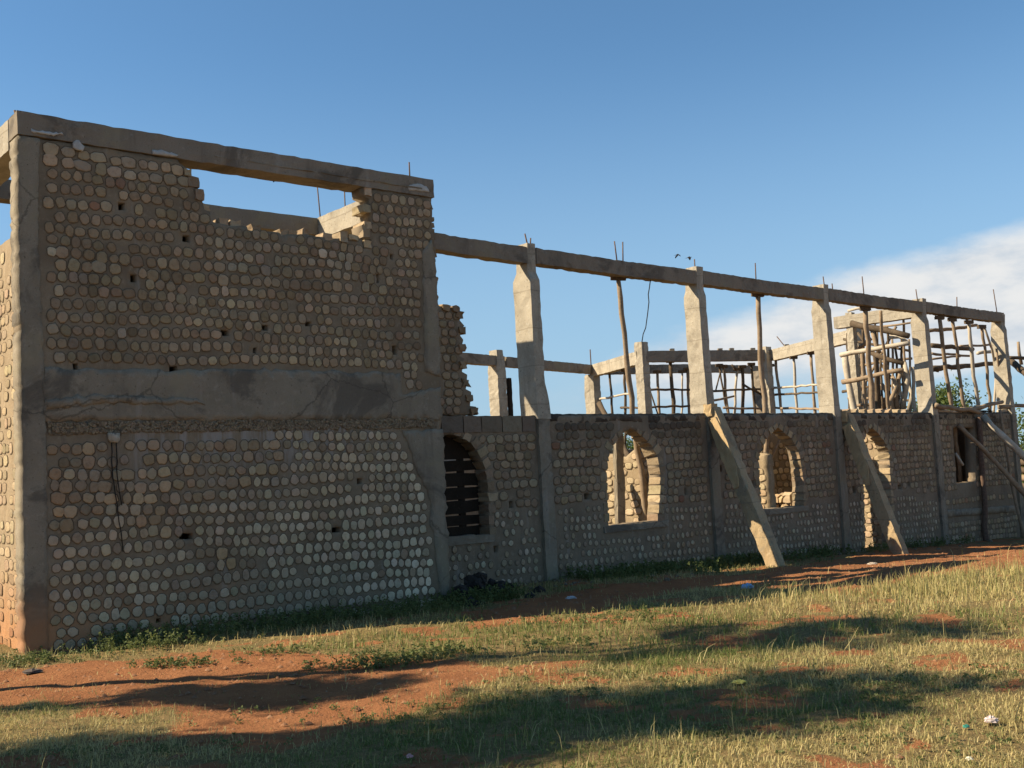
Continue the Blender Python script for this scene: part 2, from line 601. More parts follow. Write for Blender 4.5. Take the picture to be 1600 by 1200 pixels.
def tube_geo(pts, r0, r1, sides=7, jit=0.0, seg=0.25, rng=None, wob=0.0):
    rng = rng or random
    P = [np.array(p, float) for p in pts]
    Q = []
    for i in range(len(P) - 1):
        L = np.linalg.norm(P[i + 1] - P[i])
        k = max(1, int(L / seg))
        for j in range(k):
            Q.append(P[i] + (P[i + 1] - P[i]) * j / k)
    Q.append(P[-1])
    n = len(Q)
    for i in range(1, n - 1):
        Q[i] = Q[i] + np.array([rng.gauss(0, wob), rng.gauss(0, wob), rng.gauss(0, wob)])
    v, f = [], []
    for i, q in enumerate(Q):
        t = Q[min(i + 1, n - 1)] - Q[max(i - 1, 0)]
        t = t / (np.linalg.norm(t) + 1e-9)
        a = np.cross(t, (0.31, 0.83, 0.2) if abs(t[2]) > 0.7 else (0, 0, 1.0))
        a /= np.linalg.norm(a)
        b = np.cross(t, a)
        r = r0 + (r1 - r0) * i / max(1, n - 1)
        for k in range(sides):
            an = 2 * math.pi * k / sides
            rr = r * (1 + rng.uniform(-jit, jit))
            v.append(q + a * (math.cos(an) * rr) + b * (math.sin(an) * rr))
    for i in range(n - 1):
        for k in range(sides):
            f.append((i * sides + k, i * sides + (k + 1) % sides, (i + 1) * sides + (k + 1) % sides, (i + 1) * sides + k))
    f.append(tuple(range(sides))[::-1])
    f.append(tuple((n - 1) * sides + k for k in range(sides)))
    return v, f


def tube(name, pts, r0, r1, mat, parent=None, **kw):
    v, f = tube_geo(pts, r0, r1, **kw)
    me = mesh(name, v, f)
    me.polygons.foreach_set('use_smooth', [True] * len(me.polygons))
    return link(name, me, parent, mat)


# ------------------------------------------------------------------ stones
NV = 8


def stone_shape(k, square, rng, proud=0.016):
    """a stone set in a clay joint, one unit wide, facing -y: returns vertices, triangles, material index"""
    e = square
    off = .36 if square > 4 else .50
    ring = []
    for i in range(NV):
        a = math.pi / 2 * (i // 2 + .5) + (off if i % 2 else -off) * rng.uniform(.6, 1.12)
        c, s = math.cos(a), math.sin(a)
        r = (abs(c) ** e + abs(s) ** e) ** (-1 / e)
        r *= 0.5 * (1 + rng.uniform(-.13, .06))
        ring.append((c * r, s * r))
    tx, tz = rng.uniform(-.25, .25), rng.uniform(-.25, .25)
    v = []
    for sc, y in ((1.13, -0.0025), (1.0, -0.0015), (0.955, -proud * 0.85), (0.80, -proud)):
        for x, z in ring:
            v.append((x * sc, y - (0.012 * (tx * x + tz * z) if y < -0.01 else 0), z * sc))
    f, mi = [], []
    for r in range(3):
        for i in range(NV):
            j = (i + 1) % NV
            a, b, c, d = r * NV + i, r * NV + j, (r + 1) * NV + j, (r + 1) * NV + i
            f += [(a, b, c), (a, c, d)]
            mi += [0 if r == 0 else 1] * 2
    for i in range(1, NV - 1):
        f.append((3 * NV, 3 * NV + i, 3 * NV + i + 1))
        mi.append(1)
    return np.array(v), np.array(f), np.array(mi)


_rs = random.Random(11)
SHAPES = {k: [stone_shape(i, e, _rs, p) for i in range(22)] for k, e, p in (('round', 4.0, 0.008), ('square', 8.0, 0.008))}
for k, L in SHAPES.items():
    for i, (v, f, mi) in enumerate(L):
        assert ((v[f[0]][1] - v[f[0]][0]) is not None)
STONE_ME = {}
for k, L in SHAPES.items():
    STONE_ME[k] = []
    for v, f, mi in L:
        me = np_mesh('stone', v, f, None, mi)
        me.materials.append(JOINT)
        me.materials.append(STONE_P)
        me.polygons.foreach_set('use_smooth', [True] * len(me.polygons))
        STONE_ME[k].append(me)


def lay_stones(items, parent, frame, y0, nmax=300, name='stone', mass='stones'):
    """items: (u, z, w, h, tilt, kind, colour); those that show largest become parts, the rest one mass"""
    if not items:
        return

    def size(it):
        p = frame.w(it[0], 0, it[1])
        return -(it[2] * it[3]) / (p[0] ** 2 + p[1] ** 2 + (p[2] - EYE) ** 2)
    order = sorted(range(len(items)), key=lambda i: size(items[i]))
    rng = random.Random(len(items))
    V, F, MI, C = [], [], [], []
    nb = 0
    for rank, i in enumerate(order):
        u, z, w, h, tl, kind, col = items[i]
        k = rng.randrange(22)
        if rank < nmax:
            o = bpy.data.objects.new(name, STONE_ME[kind][k])
            COL.objects.link(o)
            o.parent = parent
            o.location = (u, y0, z)
            o.rotation_euler = (0, tl, 0)
            o.scale = (w, 1, h)
            o.color = (*col, 1)
        else:
            v, f, mi = SHAPES[kind][k]
            q = v * np.array([w, 1, h])
            c, s = math.cos(tl), math.sin(tl)
            q = np.stack([q[:, 0] * c + q[:, 2] * s + u, q[:, 1] + y0, -q[:, 0] * s + q[:, 2] * c + z], 1)
            V.append(q)
            F.append(f + nb)
            MI.append(mi)
            C.append(np.tile(col, (len(q), 1)))
            nb += len(q)
    if V:
        me = np_mesh(mass, np.concatenate(V), np.concatenate(F), np.concatenate(C), np.concatenate(MI))
        me.materials.append(JOINT)
        me.materials.append(STONE_S)
        me.polygons.foreach_set('use_smooth', [True] * len(me.polygons))
        o = link(mass, me, parent)
        tag(o, kind='stuff')


def lerp(a, b, t):
    return tuple(x + (y - x) * t for x, y in zip(a, b))


TAN, BROWN, ORANGE, WHITE, GREY, RED = (0.385, 0.298, 0.186), (0.262, 0.192, 0.118), (0.38, 0.25, 0.130), (0.47, 0.405, 0.285), (0.31, 0.25, 0.17), (0.27, 0.15, 0.092)


def vary(c, rng, a=0.2):
    k = 1 + rng.uniform(-a, a)
    if rng.random() < .6:
        c = lerp(c, (0.245, 0.185, 0.118), rng.random() * .5)
    return tuple(min(0.7, x * k * (1 + rng.uniform(-.04, .04))) for x in c)


# ================================================================== GROUND
def axis(lo, hi, fine_lo, fine_hi, fine, far):
    a = list(np.arange(fine_lo, fine_hi, fine))
    s, x = fine, fine_hi
    while x < hi:
        a.append(x)
        s *= 1.22
        x += s
    a.append(hi)
    s, x = fine, fine_lo - fine
    while x > lo:
        a.insert(0, x)
        s *= 1.22
        x -= s
    a.insert(0, lo)
    return np.array(a)


DIRT = [[(-40, 1112), (120, 1105), (250, 1140), (400, 1165), (520, 1155), (600, 1125), (670, 1085), (790, 1066), (900, 1052), (880, 1034), (700, 1030), (600, 1022), (470, 1012), (330, 1012), (180, 1030), (60, 1045), (-40, 1040)],
        [(715, 962), (735, 982), (800, 980), (900, 962), (1000, 938), (1100, 920), (1230, 915), (1330, 922), (1440, 902), (1600, 893), (1680, 885), (1680, 845), (1560, 850), (1440, 850), (1330, 868), (1230, 885), (1100, 902), (980, 912), (880, 925), (800, 940)]]
DIRT_W = [[tuple(ground(*p)[:2]) for p in poly] for poly in DIRT]


def dirtness(P):
    """1 on bare red earth, 0 in the grass"""
    v = np.full(len(P), -1e9)
    for poly in DIRT_W:
        d = polydist(P, poly) * np.where(inpoly(P, poly), 1, -1)
        v = np.maximum(v, d)
    v = v + (fbm(P[:, 0] * 1.7, P[:, 1] * 1.7, 31) - 0.5) * 0.9
    a = sst(v, -0.15, 0.3)
    b = sst(fbm(P[:, 0] * 2.2, P[:, 1] * 2.6, 41) * .7 + fbm(P[:, 0] * 7, P[:, 1] * 7, 45) * .3, 0.53, 0.66) * 0.8
    u, n = FA.loc(P[:, 0], P[:, 1])
    return np.clip(np.maximum(a, b), 0, 1)


xs, ys = axis(-500, 500, -6.5, 13, 0.085, 0), axis(-60, 900, 4.5, 24, 0.085, 0)
X, Y = np.meshgrid(xs, ys)
P2 = np.stack([X.ravel(), Y.ravel()], 1)
Z = gz(P2[:, 0], P2[:, 1])
near_ = (np.abs(P2[:, 0] - 3) < 12) & (P2[:, 1] > 3) & (P2[:, 1] < 26)
dn = np.zeros(len(P2))
dn[near_] = dirtness(P2[near_])
dn[~near_] = sst(fbm(P2[~near_][:, 0] * .35, P2[~near_][:, 1] * .35, 3), .5, .6) * .8
Z = Z + (fbm(P2[:, 0] * 9, P2[:, 1] * 9, 77, 3) - .5) * 0.034 * near_
nx, ny = len(xs), len(ys)
idx = np.arange(nx * ny).reshape(ny, nx)
q = np.stack([idx[:-1, :-1], idx[:-1, 1:], idx[1:, 1:], idx[1:, :-1]], -1).reshape(-1, 4)
tris = np.concatenate([q[:, [0, 1, 2]], q[:, [0, 2, 3]]])
gm, t, p = newmat('laterite_ground')
att = N(t, 'ShaderNodeAttribute', attribute_name='Col')
sp = N(t, 'ShaderNodeSeparateColor')
t.links.new(att.outputs['Color'], sp.inputs[0])
a1, a2, a3 = noise(t, 2.2, 7, 0.65), noise(t, 22, 6, 0.7), noise(t, 120, 3, 0.7)
soil = mixc(t, smooth(t, a1, 0.3, 0.7), (0.355, 0.158, 0.070), (0.27, 0.115, 0.052))
soil = mixc(t, M(t, 'MULTIPLY', smooth(t, a2, 0.48, 0.75), 0.6), soil, (0.19, 0.08, 0.036))
soil = mixc(t, M(t, 'MULTIPLY', smooth(t, a3, 0.55, 0.75), 0.5), soil, (0.44, 0.22, 0.10))
duff = mixc(t, smooth(t, a2, 0.35, 0.65), (0.17, 0.135, 0.058), (0.30, 0.205, 0.095))
duff = mixc(t, M(t, 'MULTIPLY', smooth(t, a3, 0.5, 0.7), 0.6), duff, (0.06, 0.058, 0.022))
fac = M(t, 'ADD', sp.outputs[0], M(t, 'MULTIPLY', M(t, 'SUBTRACT', a2, 0.5), 0.8))
t.links.new(mixc(t, smooth(t, fac, 0.3, 0.6), duff, soil), p.inputs['Base Color'])
p.inputs['Roughness'].default_value = 1
p.inputs['Specular IOR Level'].default_value = 0.05
bump(t, p, M(t, 'ADD', M(t, 'MULTIPLY', a2, 1.0), M(t, 'MULTIPLY', a3, 0.35)), 0.9, 0.045)
me = np_mesh('ground', np.concatenate([P2, Z[:, None]], 1), tris, np.repeat(dn[:, None], 3, 1))
me.polygons.foreach_set('use_smooth', [True] * len(me.polygons))
go = link('ground', me, None, gm)
tag(go, 'uneven red earth with patchy grass in front of the stone building', kind='structure')

# ================================================================== FRONT BLOCK
fb = empty('front_block', FA.w(0, 0, 0), FA.rot)
tag(fb, 'two storey block of rounded stones with a broken opening under its top beam', 'building')


def A(*pts):
    return [FA.uz(x, y) for x, y in pts]


OPEN = A((278, 248), (280, 254), (291, 262), (293, 274), (300, 278), (301, 290), (309, 298), (311, 312), (317, 315), (320, 328), (328, 331), (330, 346), (346, 349), (362, 353), (386, 354), (388, 359), (412, 361), (438, 363), (440, 368), (470, 366), (500, 370), (528, 372), (566, 374), (567, 388), (579, 388), (580, 374), (568, 372), (566, 352), (580, 346), (579, 334), (568, 330), (579, 320), (577, 310), (567, 306), (565, 290))
# the opening reaches up to the beam's underside
zb_l, zb_r = A((278, 248))[0][1], A((565, 290))[0][1]
ZBEAM = 5.40
OPEN[0] = (OPEN[0][0], ZBEAM - .004)
OPEN[-1] = (OPEN[-1][0], ZBEAM - .004)
outer = [(0.02, -0.35), (LA - 0.02, -0.45)] + [(LA - 0.02 + 0.03 * math.sin(i * 2.1) * (i > 10), -0.1 + i * 0.135) for i in range(1, 40)] + [(LA - .02, ZBEAM - .004)] + [OPEN[-1]] + OPEN[1:-1][::-1] + [OPEN[0]] + [(0.02, ZBEAM - .004)]


def holepoly(u, z, w, h):
    return [(u - w / 2, z - h / 2), (u + w / 2, z - h / 2), (u + w / 2, z + h / 2), (u - w / 2, z + h / 2)]


HOLES_PX = [(118, 572, .06, .07), (352, 520, .10, .07), (482, 506, .09, .06), (209, 435, .06, .10), (617, 547, .08, .13), (272, 578, .10, .09), (562, 752, .08, .08), (526, 828, .14, .07), (291, 838, .16, .07), (415, 512, .08, .07), (437, 383, .10, .09), (612, 401, .05, .08), (616, 387, .05, .06), (590, 435, .05, .12), (291, 373, .09, .08), (275, 388, .16, .07), (190, 322, .08, .09), (248, 970, .06, .05), (205, 434, .05, .07), (398, 548, .05, .07), (592, 412, .05, .09)]
HOLES = []
for x, y, w, h in HOLES_PX:
    u, z = FA.uz(x, y)
    HOLES.append(holepoly(u, z, w, h))
# keep holes apart from each other and from the opening
_h, good = [], []
for h in HOLES:
    c = np.mean(h, 0)
    if all(np.hypot(*(c - d)) > 0.24 for d in _h) and polydist(np.array([c]), OPEN)[0] > 0.16:
        _h.append(c)
        good.append(h)
HOLES = good
fw = panel('front_wall', outer, HOLES, 0.0, 0.26, MORTAR, fb, grid=0.06, rel=0.010, seed=1)
# backs of the putlog holes that do not go through
for c in _h[1:]:
    if abs(c[0] - FA.uz(617, 547)[0]) < .05:
        continue
    block('hole_back', [((c[0] - .1, 0.275, c[1]), (0, .012, 0), (0, 0, .1)), ((c[0] + .1, 0.275, c[1]), (0, .012, 0), (0, 0, .1))], PLANK, fb, step=1, div=1, jit=0)
# concrete
uL = 0.22
panel('corner_column', [(0.0, -.35), (uL, -.35), (uL + .02, 2.0), (uL, 3.4), (uL - .03, 4.3), (uL, ZBEAM - .01), (0.0, ZBEAM - .01)], [], -0.014, 0.30, CONCRETE, fb, grid=0.045, rel=0.012, jit=0.006, seed=2)
ZBD0, ZBD1 = 2.37, 2.93
uBR = FA.uz(628, 600)[0]
panel('floor_beam', [(uL + .01, ZBD0), (LA - .03, ZBD0 - .03), (LA - .02, ZBD1 - .16), (uBR + .30, ZBD1 - .20), (uBR, ZBD1 - .26), (uBR - .02, ZBD1 + .02), (3.0, ZBD1 + .03), (2.1, ZBD1 + .02), (1.6, ZBD1 - .01), (uL + .01, ZBD1)], [], -0.014, 0.1, CONCRETE, fb, grid=0.07, rel=0.012, jit=0.012, seed=3)
panel('plaster_lip', [(uL + .02, ZBD0 + .22), (.9, ZBD0 + .27), (1.9, ZBD0 + .24), (2.0, ZBD0 + .17), (.9, ZBD0 + .19), (uL + .02, ZBD0 + .12)], [], -0.026, 0.03, CONCRETE, fb, grid=0.05, rel=0.008, jit=0.012, seed=33)
panel('honeycomb_band', [(uL + .02, ZBD0 - .16), (1.5, ZBD0 - .13), (3.0, ZBD0 - .14), (uBR, ZBD0 - .12), (LA - .12, ZBD0 - .15), (LA - .12, ZBD0 - .035), (uL + .02, ZBD0 - .004)], [], -0.012, 0.06, AGGR, fb, grid=0.03, rel=0.03, jit=0.016, seed=4)
patch = A((630, 672), (640, 700), (652, 740), (668, 765), (674, 792), (672, 820), (678, 838), (682, 875), (688, 955))
panel('plaster_pier', [(LA - .02, 2.2)] + [(u, min(z, 2.2)) for u, z in patch] + [(LA - .02, -.4)], [], -0.022, 0.1, CONCRETE, fb, grid=0.07, rel=0.014, jit=0.012, seed=5)
uR0 = FA.uz(660, 480)[0]
panel('right_column', [(uR0, ZBD1 + .05), (LA, ZBD1), (LA, 4.45), (LA - .06, 4.8), (uR0 + .05, 4.62), (uR0 + .02, 3.9)], [], -0.016, 0.3, CONCRETE, fb, grid=0.07, rel=0.014, jit=0.012, seed=6)
rb = beam('ring_beam', (-.005, 0.14, ZT), (LA + .01, 0.14, ZT - .01), 0.33, 0.25, CONC_BEAM, fb, seed=7, jit=0.009)
# cast joint along the beam
block('cast_joint', [((2.2, -.025, 5.50), (0, .006, 0), (0, 0, .006)), ((LA - .2, -.025, 5.49), (0, .012, 0), (0, 0, .008))], CONCRETE, fb, step=.12, div=1, jit=.006)
# lime left under the beam
for (pts, sd) in (([(48, 203), (60, 206), (95, 208), (97, 213), (70, 211), (47, 207)], 1), ([(113, 222), (122, 220), (130, 230), (128, 237), (118, 236), (113, 231)], 2), ([(237, 236), (255, 237), (277, 243), (275, 247), (250, 244), (238, 242)], 3), ([(636, 291), (650, 288), (664, 292), (668, 300), (655, 299), (637, 298)], 4)):
    panel('lime_patch', A(*pts), [], -0.045, 0.05, LIME, fb, grid=0.03, rel=0.02, jit=0.008, seed=40 + sd)
# rubble packing under the beam (left)
# left side wall, back wall, right side frame
D = 2.87
sidee = empty('tmp', (0, 0, 0))
bpy.data.objects.remove(sidee)
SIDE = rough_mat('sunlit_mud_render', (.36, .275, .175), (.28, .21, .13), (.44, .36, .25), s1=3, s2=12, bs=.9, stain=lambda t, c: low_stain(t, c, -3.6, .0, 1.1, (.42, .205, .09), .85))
SW = block('side_wall', [((0.135, 0.27, 2.0), (.12, 0, 0), (0, 0, 2.37)), ((0.135, D - .27, 2.0), (.12, 0, 0), (0, 0, 2.35))], SIDE, fb, step=.08, div=26, jit=.007, seed=8)
block('side_beam', [((0.14, .31, ZT - .17), (.15, 0, 0), (0, 0, .17)), ((0.14, D - .15, ZT - .17), (.15, 0, 0), (0, 0, .17))], CONC_PALE, fb, seed=9)
block('rear_column', [((0.15, D - .13, -.3), (.14, 0, 0), (0, .13, 0)), ((0.15, D - .13, ZT - .36), (.14, 0, 0), (0, .13, 0))], CONCRETE, fb, seed=10)
block('rear_column', [((LA - .15, D - .13, -.3), (.14, 0, 0), (0, .13, 0)), ((LA - .15, D - .13, ZT - .36), (.14, 0, 0), (0, .13, 0))], CONCRETE, fb, seed=11)
block('rear_beam', [((0.31, D - .13, ZT - .14), (0, .12, 0), (0, 0, .13)), ((LA - .30, D - .13, ZT - .14), (0, .12, 0), (0, 0, .13))], CONC_BEAM, fb, seed=12)
block('side_beam', [((LA - .15, .32, ZT - .17), (.14, 0, 0), (0, 0, .17)), ((LA - .15, D - .01, ZT - .17), (.14, 0, 0), (0, 0, .17))], CONC_PALE, fb, seed=13)
block('rear_wall', [((0.3, D - .13, 1.3), (0, .11, 0), (0, 0, 1.6)), ((LA - .3, D - .13, 1.3), (0, .11, 0), (0, 0, 1.6))], MORTAR, fb, step=.3, div=4, seed=14)
block('side_wall', [((LA - .14, 0.28, 1.3), (.12, 0, 0), (0, 0, 1.6)), ((LA - .14, D - .27, 1.3), (.12, 0, 0), (0, 0, 1.6))], MORTAR, fb, step=.1, div=10, seed=15)
block('floor_slab', [((0.28, D / 2, 2.62), (0, D / 2 - .30, 0), (0, 0, .07)), ((LA - .28, D / 2, 2.62), (0, D / 2 - .30, 0), (0, 0, .07))], CONCRETE, fb, step=.4, div=2, seed=16)
block('wall_stub', [((LA - .15, .27, 4.6), (.12, 0, 0), (0, 0, .36)), ((LA - .15, .62, 4.6), (.12, 0, 0), (0, 0, .36))], MORTAR, fb, step=.1, div=3, jit=.015, seed=17)
# rebar, junction box, cable
u, z = FA.uz(27, 168)
tube('rebar', [(u + .02, .1, ZT - .05), (u, .1, z)], .012, .012, STEEL, fb, seg=1)
u, z = FA.uz(647, 250)
tube('rebar', [(u, .12, ZT - .05), (u, .12, z)], .010, .010, STEEL, fb, seg=1)
for x, y0, y1, dx in ((495, 338, 283, 5), (538, 335, 293, 0)):
    uu, zz = FA.uz(x, y1, D - .13)
    tube('rebar', [(uu + dx * .012, D - .13, ZT - .3), (uu, D - .13, zz)], .010, .010, STEEL, fb, seg=1)
u, z = FA.uz(433, 280)
tube('wire_end', [(u, .1, 5.33), (u + .01, .1, z)], .011, .009, BLACK, fb, seg=1)
bx = A((167, 677), (185, 677), (185, 688), (182, 692), (172, 691), (168, 687))
jb = panel('junction_box', bx, [], -.05, .05, CONC_PALE, fb, grid=.05, rel=.004, jit=.002, seed=50)
for off in (0, 0.05):
    pts = [FA.uz(*q) for q in ((173, 690), (174, 720), (175, 745), (178, 768), (182, 790), (185, 815), (189, 840), (191, 862))]
    k = 5 if off else 8
    tube('cable', [(a + off, -.022, b) for a, b in pts[:k]], .0065, .0055, BLACK, fb, seg=.08, sides=5, wob=.002)

# ---- stones of the front wall
rng = random.Random(5)
cover = [[(0, -1), (uL + .02, -1), (uL + .02, 6), (0, 6)],
         [(0, ZBD0 - .16), (uBR, ZBD0 - .14), (uBR, ZBD1 + .02), (0, ZBD1 + .01)], [(uBR - .05, ZBD0 - .16), (LA + .1, ZBD0 - .16), (LA + .1, ZBD1 - .2), (uBR - .05, ZBD1 - .25)],
         [(LA + .1, 2.4)] + [(u - .02, min(z, 2.4)) for u, z in patch] + [(LA + .1, -1)],
         [(uR0 - .01, ZBD1 - .1), (LA + .1, ZBD1 - .2), (LA + .1, 4.72), (uR0 + .03, 4.6)], bx,
         [(uR0 - .05, ZBD1 - .25), (LA + .1, ZBD1 - .25), (LA + .1, ZBD1 + .1), (uR0 - .05, ZBD1 + .1)]]
items = []
row = 0
z = -0.12
while z < ZBEAM - .05:
    pitch = 0.1385
    u = uL + 0.06 + rng.uniform(0, .08)
    low = z < ZBD0
    while u < LA - .05:
        zz = z + 0.018 * math.sin(u * 1.3 + row * .7) + 0.010 * math.sin(u * 3.7 + row) + rng.uniform(-.010, .010) - (0.02 * u if low else 0.0)
        w = rng.uniform(.088, .120)
        h = rng.uniform(.096, .128)
        kind = 'round' if rng.random() < .6 else 'square'
        r = rng.random()
        f = float(fbm(u * .9, zz * .9, 61))
        if low:
            if zz > 1.0 + .35 * math.sin(u * 2) and u < 2.3 + .8 * math.sin(zz * 4):
                c = ORANGE if r < .55 else (BROWN if r < .8 else TAN)
                if r < .35:
                    w, h, kind = w * 1.3, h * 1.12, 'square'
            else:
                wf = min(1, max(0, .25 + .18 * u - .25 * zz + (f - .5) * 1.2))
                c = lerp(TAN, WHITE, wf) if r < .9 else lerp(BROWN, GREY, rng.random())
                w *= .97
        else:
            c = lerp(TAN, BROWN, rng.random()) if r < .66 else (BROWN if r < .80 else (GREY if r < .95 else lerp(GREY, WHITE, rng.random())))
            if f < .42:
                c = lerp(c, BROWN, .55)
            if r > .55:
                kind = 'square'
                w *= rng.uniform(.95, 1.12)
            if zz > 4.65 and u < 1.2 and rng.random() < .10:
                c = RED
            if zz > 5.08 and u < 2.4:
                kind, w, h, c = 'square', w * rng.uniform(1.1, 1.6), h * rng.uniform(.9, 1.25), lerp(GREY, WHITE, rng.random() * .6) if rng.random() < .6 else TAN
            if 3.95 < zz < 4.25 and rng.random() < .65:
                kind, w, h = 'square', w * 1.25, h * 1.12
        P = np.array([[u, zz]])
        ok = not any(inpoly(P, c_)[0] for c_ in cover)
        if ok:
            m = .045
            ok = polydist(P, OPEN)[0] > m and not inpoly(P, OPEN)[0] and zz < ZBEAM - .06 and all(np.hypot(*(P[0] - c_)) > .1 for c_ in _h)
            if ok and any(polydist(P, c_)[0] < .05 for c_ in cover):
                ok = False
        if ok and rng.random() > .02:
            k_ = .62 + .80 * float(fbm(u * .75 + 4, zz * 1.1, 111)) - (.16 if 3.6 < zz < 4.3 else 0) * float(fbm(u, zz * 2, 112))
            c = lerp(c, (.33, .30, .235), max(0, float(fbm(u * .6, zz * .8, 115)) - .45) * 1.2)
            items.append((u, zz, w, h, rng.uniform(-.15, .15), kind, tuple(x * k_ for x in vary(c, rng))))
        u += w + rng.uniform(.010, .028)
    z += pitch
    row += 1
lay_stones(items, fw, FA, 0.0)
# coarse aggregate showing in the honeycombed strip under the floor beam
ag = []
for _ in range(1500):
    u, zz = rng.uniform(uL + .05, LA - .16), ZBD0 - .135 + .115 * rng.random()
    ag.append((u, zz, rng.uniform(.018, .040), rng.uniform(.018, .036), rng.uniform(-1, 1), 'round', vary((.24, .19, .125), rng)))
lay_stones(ag, fw, FA, -0.006, nmax=0, mass='aggregate')
# stones of the sunlit left side (only a strip of it shows)
V, F, MI, C = [], [], [], []
nb = 0
for r in range(32):
    n = .32
    while n < 1.6:
        zz = -.1 + r * .1385 + rng.uniform(-.01, .01)
        w, h = rng.uniform(.09, .19), rng.uniform(.08, .12)
        if rng.random() < .35:
            n += w
            continue
        v, f, mi = SHAPES['square'][rng.randrange(22)]
        q = v * np.array([w, 1, h])
        q = np.stack([q[:, 1] * .45 + .010, n - q[:, 0], q[:, 2] + zz], 1)
        V.append(q)
        F.append(f + nb)
        MI.append(mi)
        C.append(np.tile(vary(lerp((.36, .185, .09), TAN, min(1, max(0, zz / .9 - .15))), rng), (len(q), 1)))
        nb += len(q)
        n += w + rng.uniform(.02, .04)
me = np_mesh('stones', np.concatenate(V), np.concatenate(F), np.concatenate(C), np.concatenate(MI))
me.materials.append(JOINT)
me.materials.append(STONE_S)
tag(link('stones', me, SW), kind='stuff')
# loose blocks standing proud along the broken opening
rimpx = [(293, 270), (302, 284), (311, 306), (320, 322), (331, 340), (352, 350), (370, 352), (392, 356), (402, 358), (424, 360), (446, 363), (458, 364), (478, 366), (492, 368), (512, 369), (536, 371), (552, 373)]
for i, (x, y) in enumerate(rimpx):
    u, z = FA.uz(x, y)
    w, h = rng.uniform(.04, .085), rng.uniform(.035, .07)
    if rng.random() < .15:
        continue
    z += rng.uniform(-.03, .015)
    o = block('rim_stone', [((u, -.012 + rng.uniform(-.02, .05), z + .01), (w, 0, 0), (0, 0, h)), ((u + .01, rng.uniform(.2, .27), z + .01), (w, 0, 0), (0, 0, h))], STONE_P, fb, step=.15, div=2, jit=.008, seed=200 + i)
    o.color = (*vary(lerp(BROWN, TAN, rng.random()), rng), 1)
for i, y in enumerate((300, 326, 352, 365, 382)):
    u, z = FA.uz(574, y)
    o = block('rim_stone', [((u - .02 * (i % 2), -.012, z), (.055, 0, 0), (0, 0, .05)), ((u - .02 * (i % 2), .27, z), (.055, 0, 0), (0, 0, .05))], STONE_P, fb, step=.15, div=2, jit=.008, seed=240 + i)
    o.color = (*vary(TAN, rng), 1)
# knobbly right edge
for i in range(30):
    z = ZBD1 + .1 + i * .083
    if z > ZBEAM - .05:
        break
    if rng.random() < .75:
        o = block('edge_stone', [((LA - .01, .03, z), (.022 + rng.random() * .03, 0, 0), (0, 0, .035)), ((LA - .01, .25, z), (.022 + rng.random() * .03, 0, 0), (0, 0, .035))], STONE_P, fb, step=.1, div=2, jit=.008, seed=300 + i)
        o.color = (*vary(BROWN, rng), 1)

# ================================================================== NAVE
nv = empty('nave', FN.w(0, 0, 0), FN.rot)
tag(nv, 'long roofless stone nave with arched windows and five concrete columns under a ring beam', 'building')


def B(*pts):
    return [FN.uz(x, y) for x, y in pts]


W0 = B((690, 840), (766, 835), (764, 790), (762, 755), (757, 728), (748, 708), (736, 692), (720, 682), (703, 678), (690, 682))
W0 = [(max(u, .08), z) for u, z in W0]
W1 = B((951, 822), (1028, 813), (1031, 780), (1032, 745), (1028, 716), (1018, 697), (1004, 681), (986, 668), (969, 681), (958, 696), (951, 713), (947, 735), (949, 780))
W2 = B((1189, 797), (1256, 790), (1255, 755), (1252, 728), (1247, 702), (1236, 685), (1224, 674), (1215, 667), (1200, 681), (1190, 699), (1185, 720), (1187, 760))
W3 = B((1352, 868), (1396, 862), (1393, 800), (1391, 750), (1389, 705), (1383, 692), (1373, 678), (1361, 667), (1354, 676), (1349, 690), (1348, 715), (1350, 780))
W4 = B((1495, 756), (1525, 752), (1522, 668), (1489, 668))
UE = CS + 4 * SP + .12
zend = -.9
outer = [(-.1, -.45), (8, -.6), (UE, zend - .2), (UE, ZW - .2), (0, ZW - .2)]
outer = [(-.1, -.45), (8, -.6), (UE, zend - .2), (UE, ZW - .005), (-.1, ZW - .005)]
WIN = [W0, W1, W2, W3, W4]
putl = [(799, 788, .09, .1), (775, 858, .09, .1), (918, 776, .14, .1), (944, 787, .12, .08), (1072, 768, .08, .13), (1126, 732, .08, .12), (1177, 756, .1, .14), (1335, 765, .12, .14), (1406, 761, .16, .1), (1420, 756, .1, .1), (1450, 760, .08, .1)]
nh = [holepoly(*FN.uz(x, y), w, h) for x, y, w, h in putl]
nhc = []
for h in nh:
    c = np.mean(h, 0)
    if all(np.hypot(*(c - d)) > .3 for d in nhc) and all(polydist(np.array([c]), w_)[0] > .12 for w_ in WIN):
        nhc.append(c)
nh = [h for h in nh if any(np.allclose(np.mean(h, 0), c) for c in nhc)]
nw = panel('nave_wall', outer, WIN + nh, 0.0, 0.25, MORTAR_GREY, nv, grid=0.075, rel=0.010, seed=20)
for c in nhc:
    block('hole_back', [((c[0] - .12, 0.265, c[1]), (0, .012, 0), (0, 0, .12)), ((c[0] + .12, 0.265, c[1]), (0, .012, 0), (0, 0, .12))], PLANK, nv, step=1, div=1, jit=0)
# sooty top course
panel('wall_plate', [(2.52, ZW - .09), (3.4, ZW - .12), (4.1, ZW - .10), (5, ZW - .14), (5.7, ZW - .11), (6.4, ZW - .10), (7.6, ZW - .12), (9, ZW - .09), (10.6, ZW - .12), (12, ZW - .10), (14, ZW - .13), (UE, ZW - .11), (UE + .01, ZW + .02), (10, ZW + .02), (2.52, ZW + .02)], [], -.004, .266, SOOT, nv, grid=.07, rel=.02, jit=.006, seed=21)
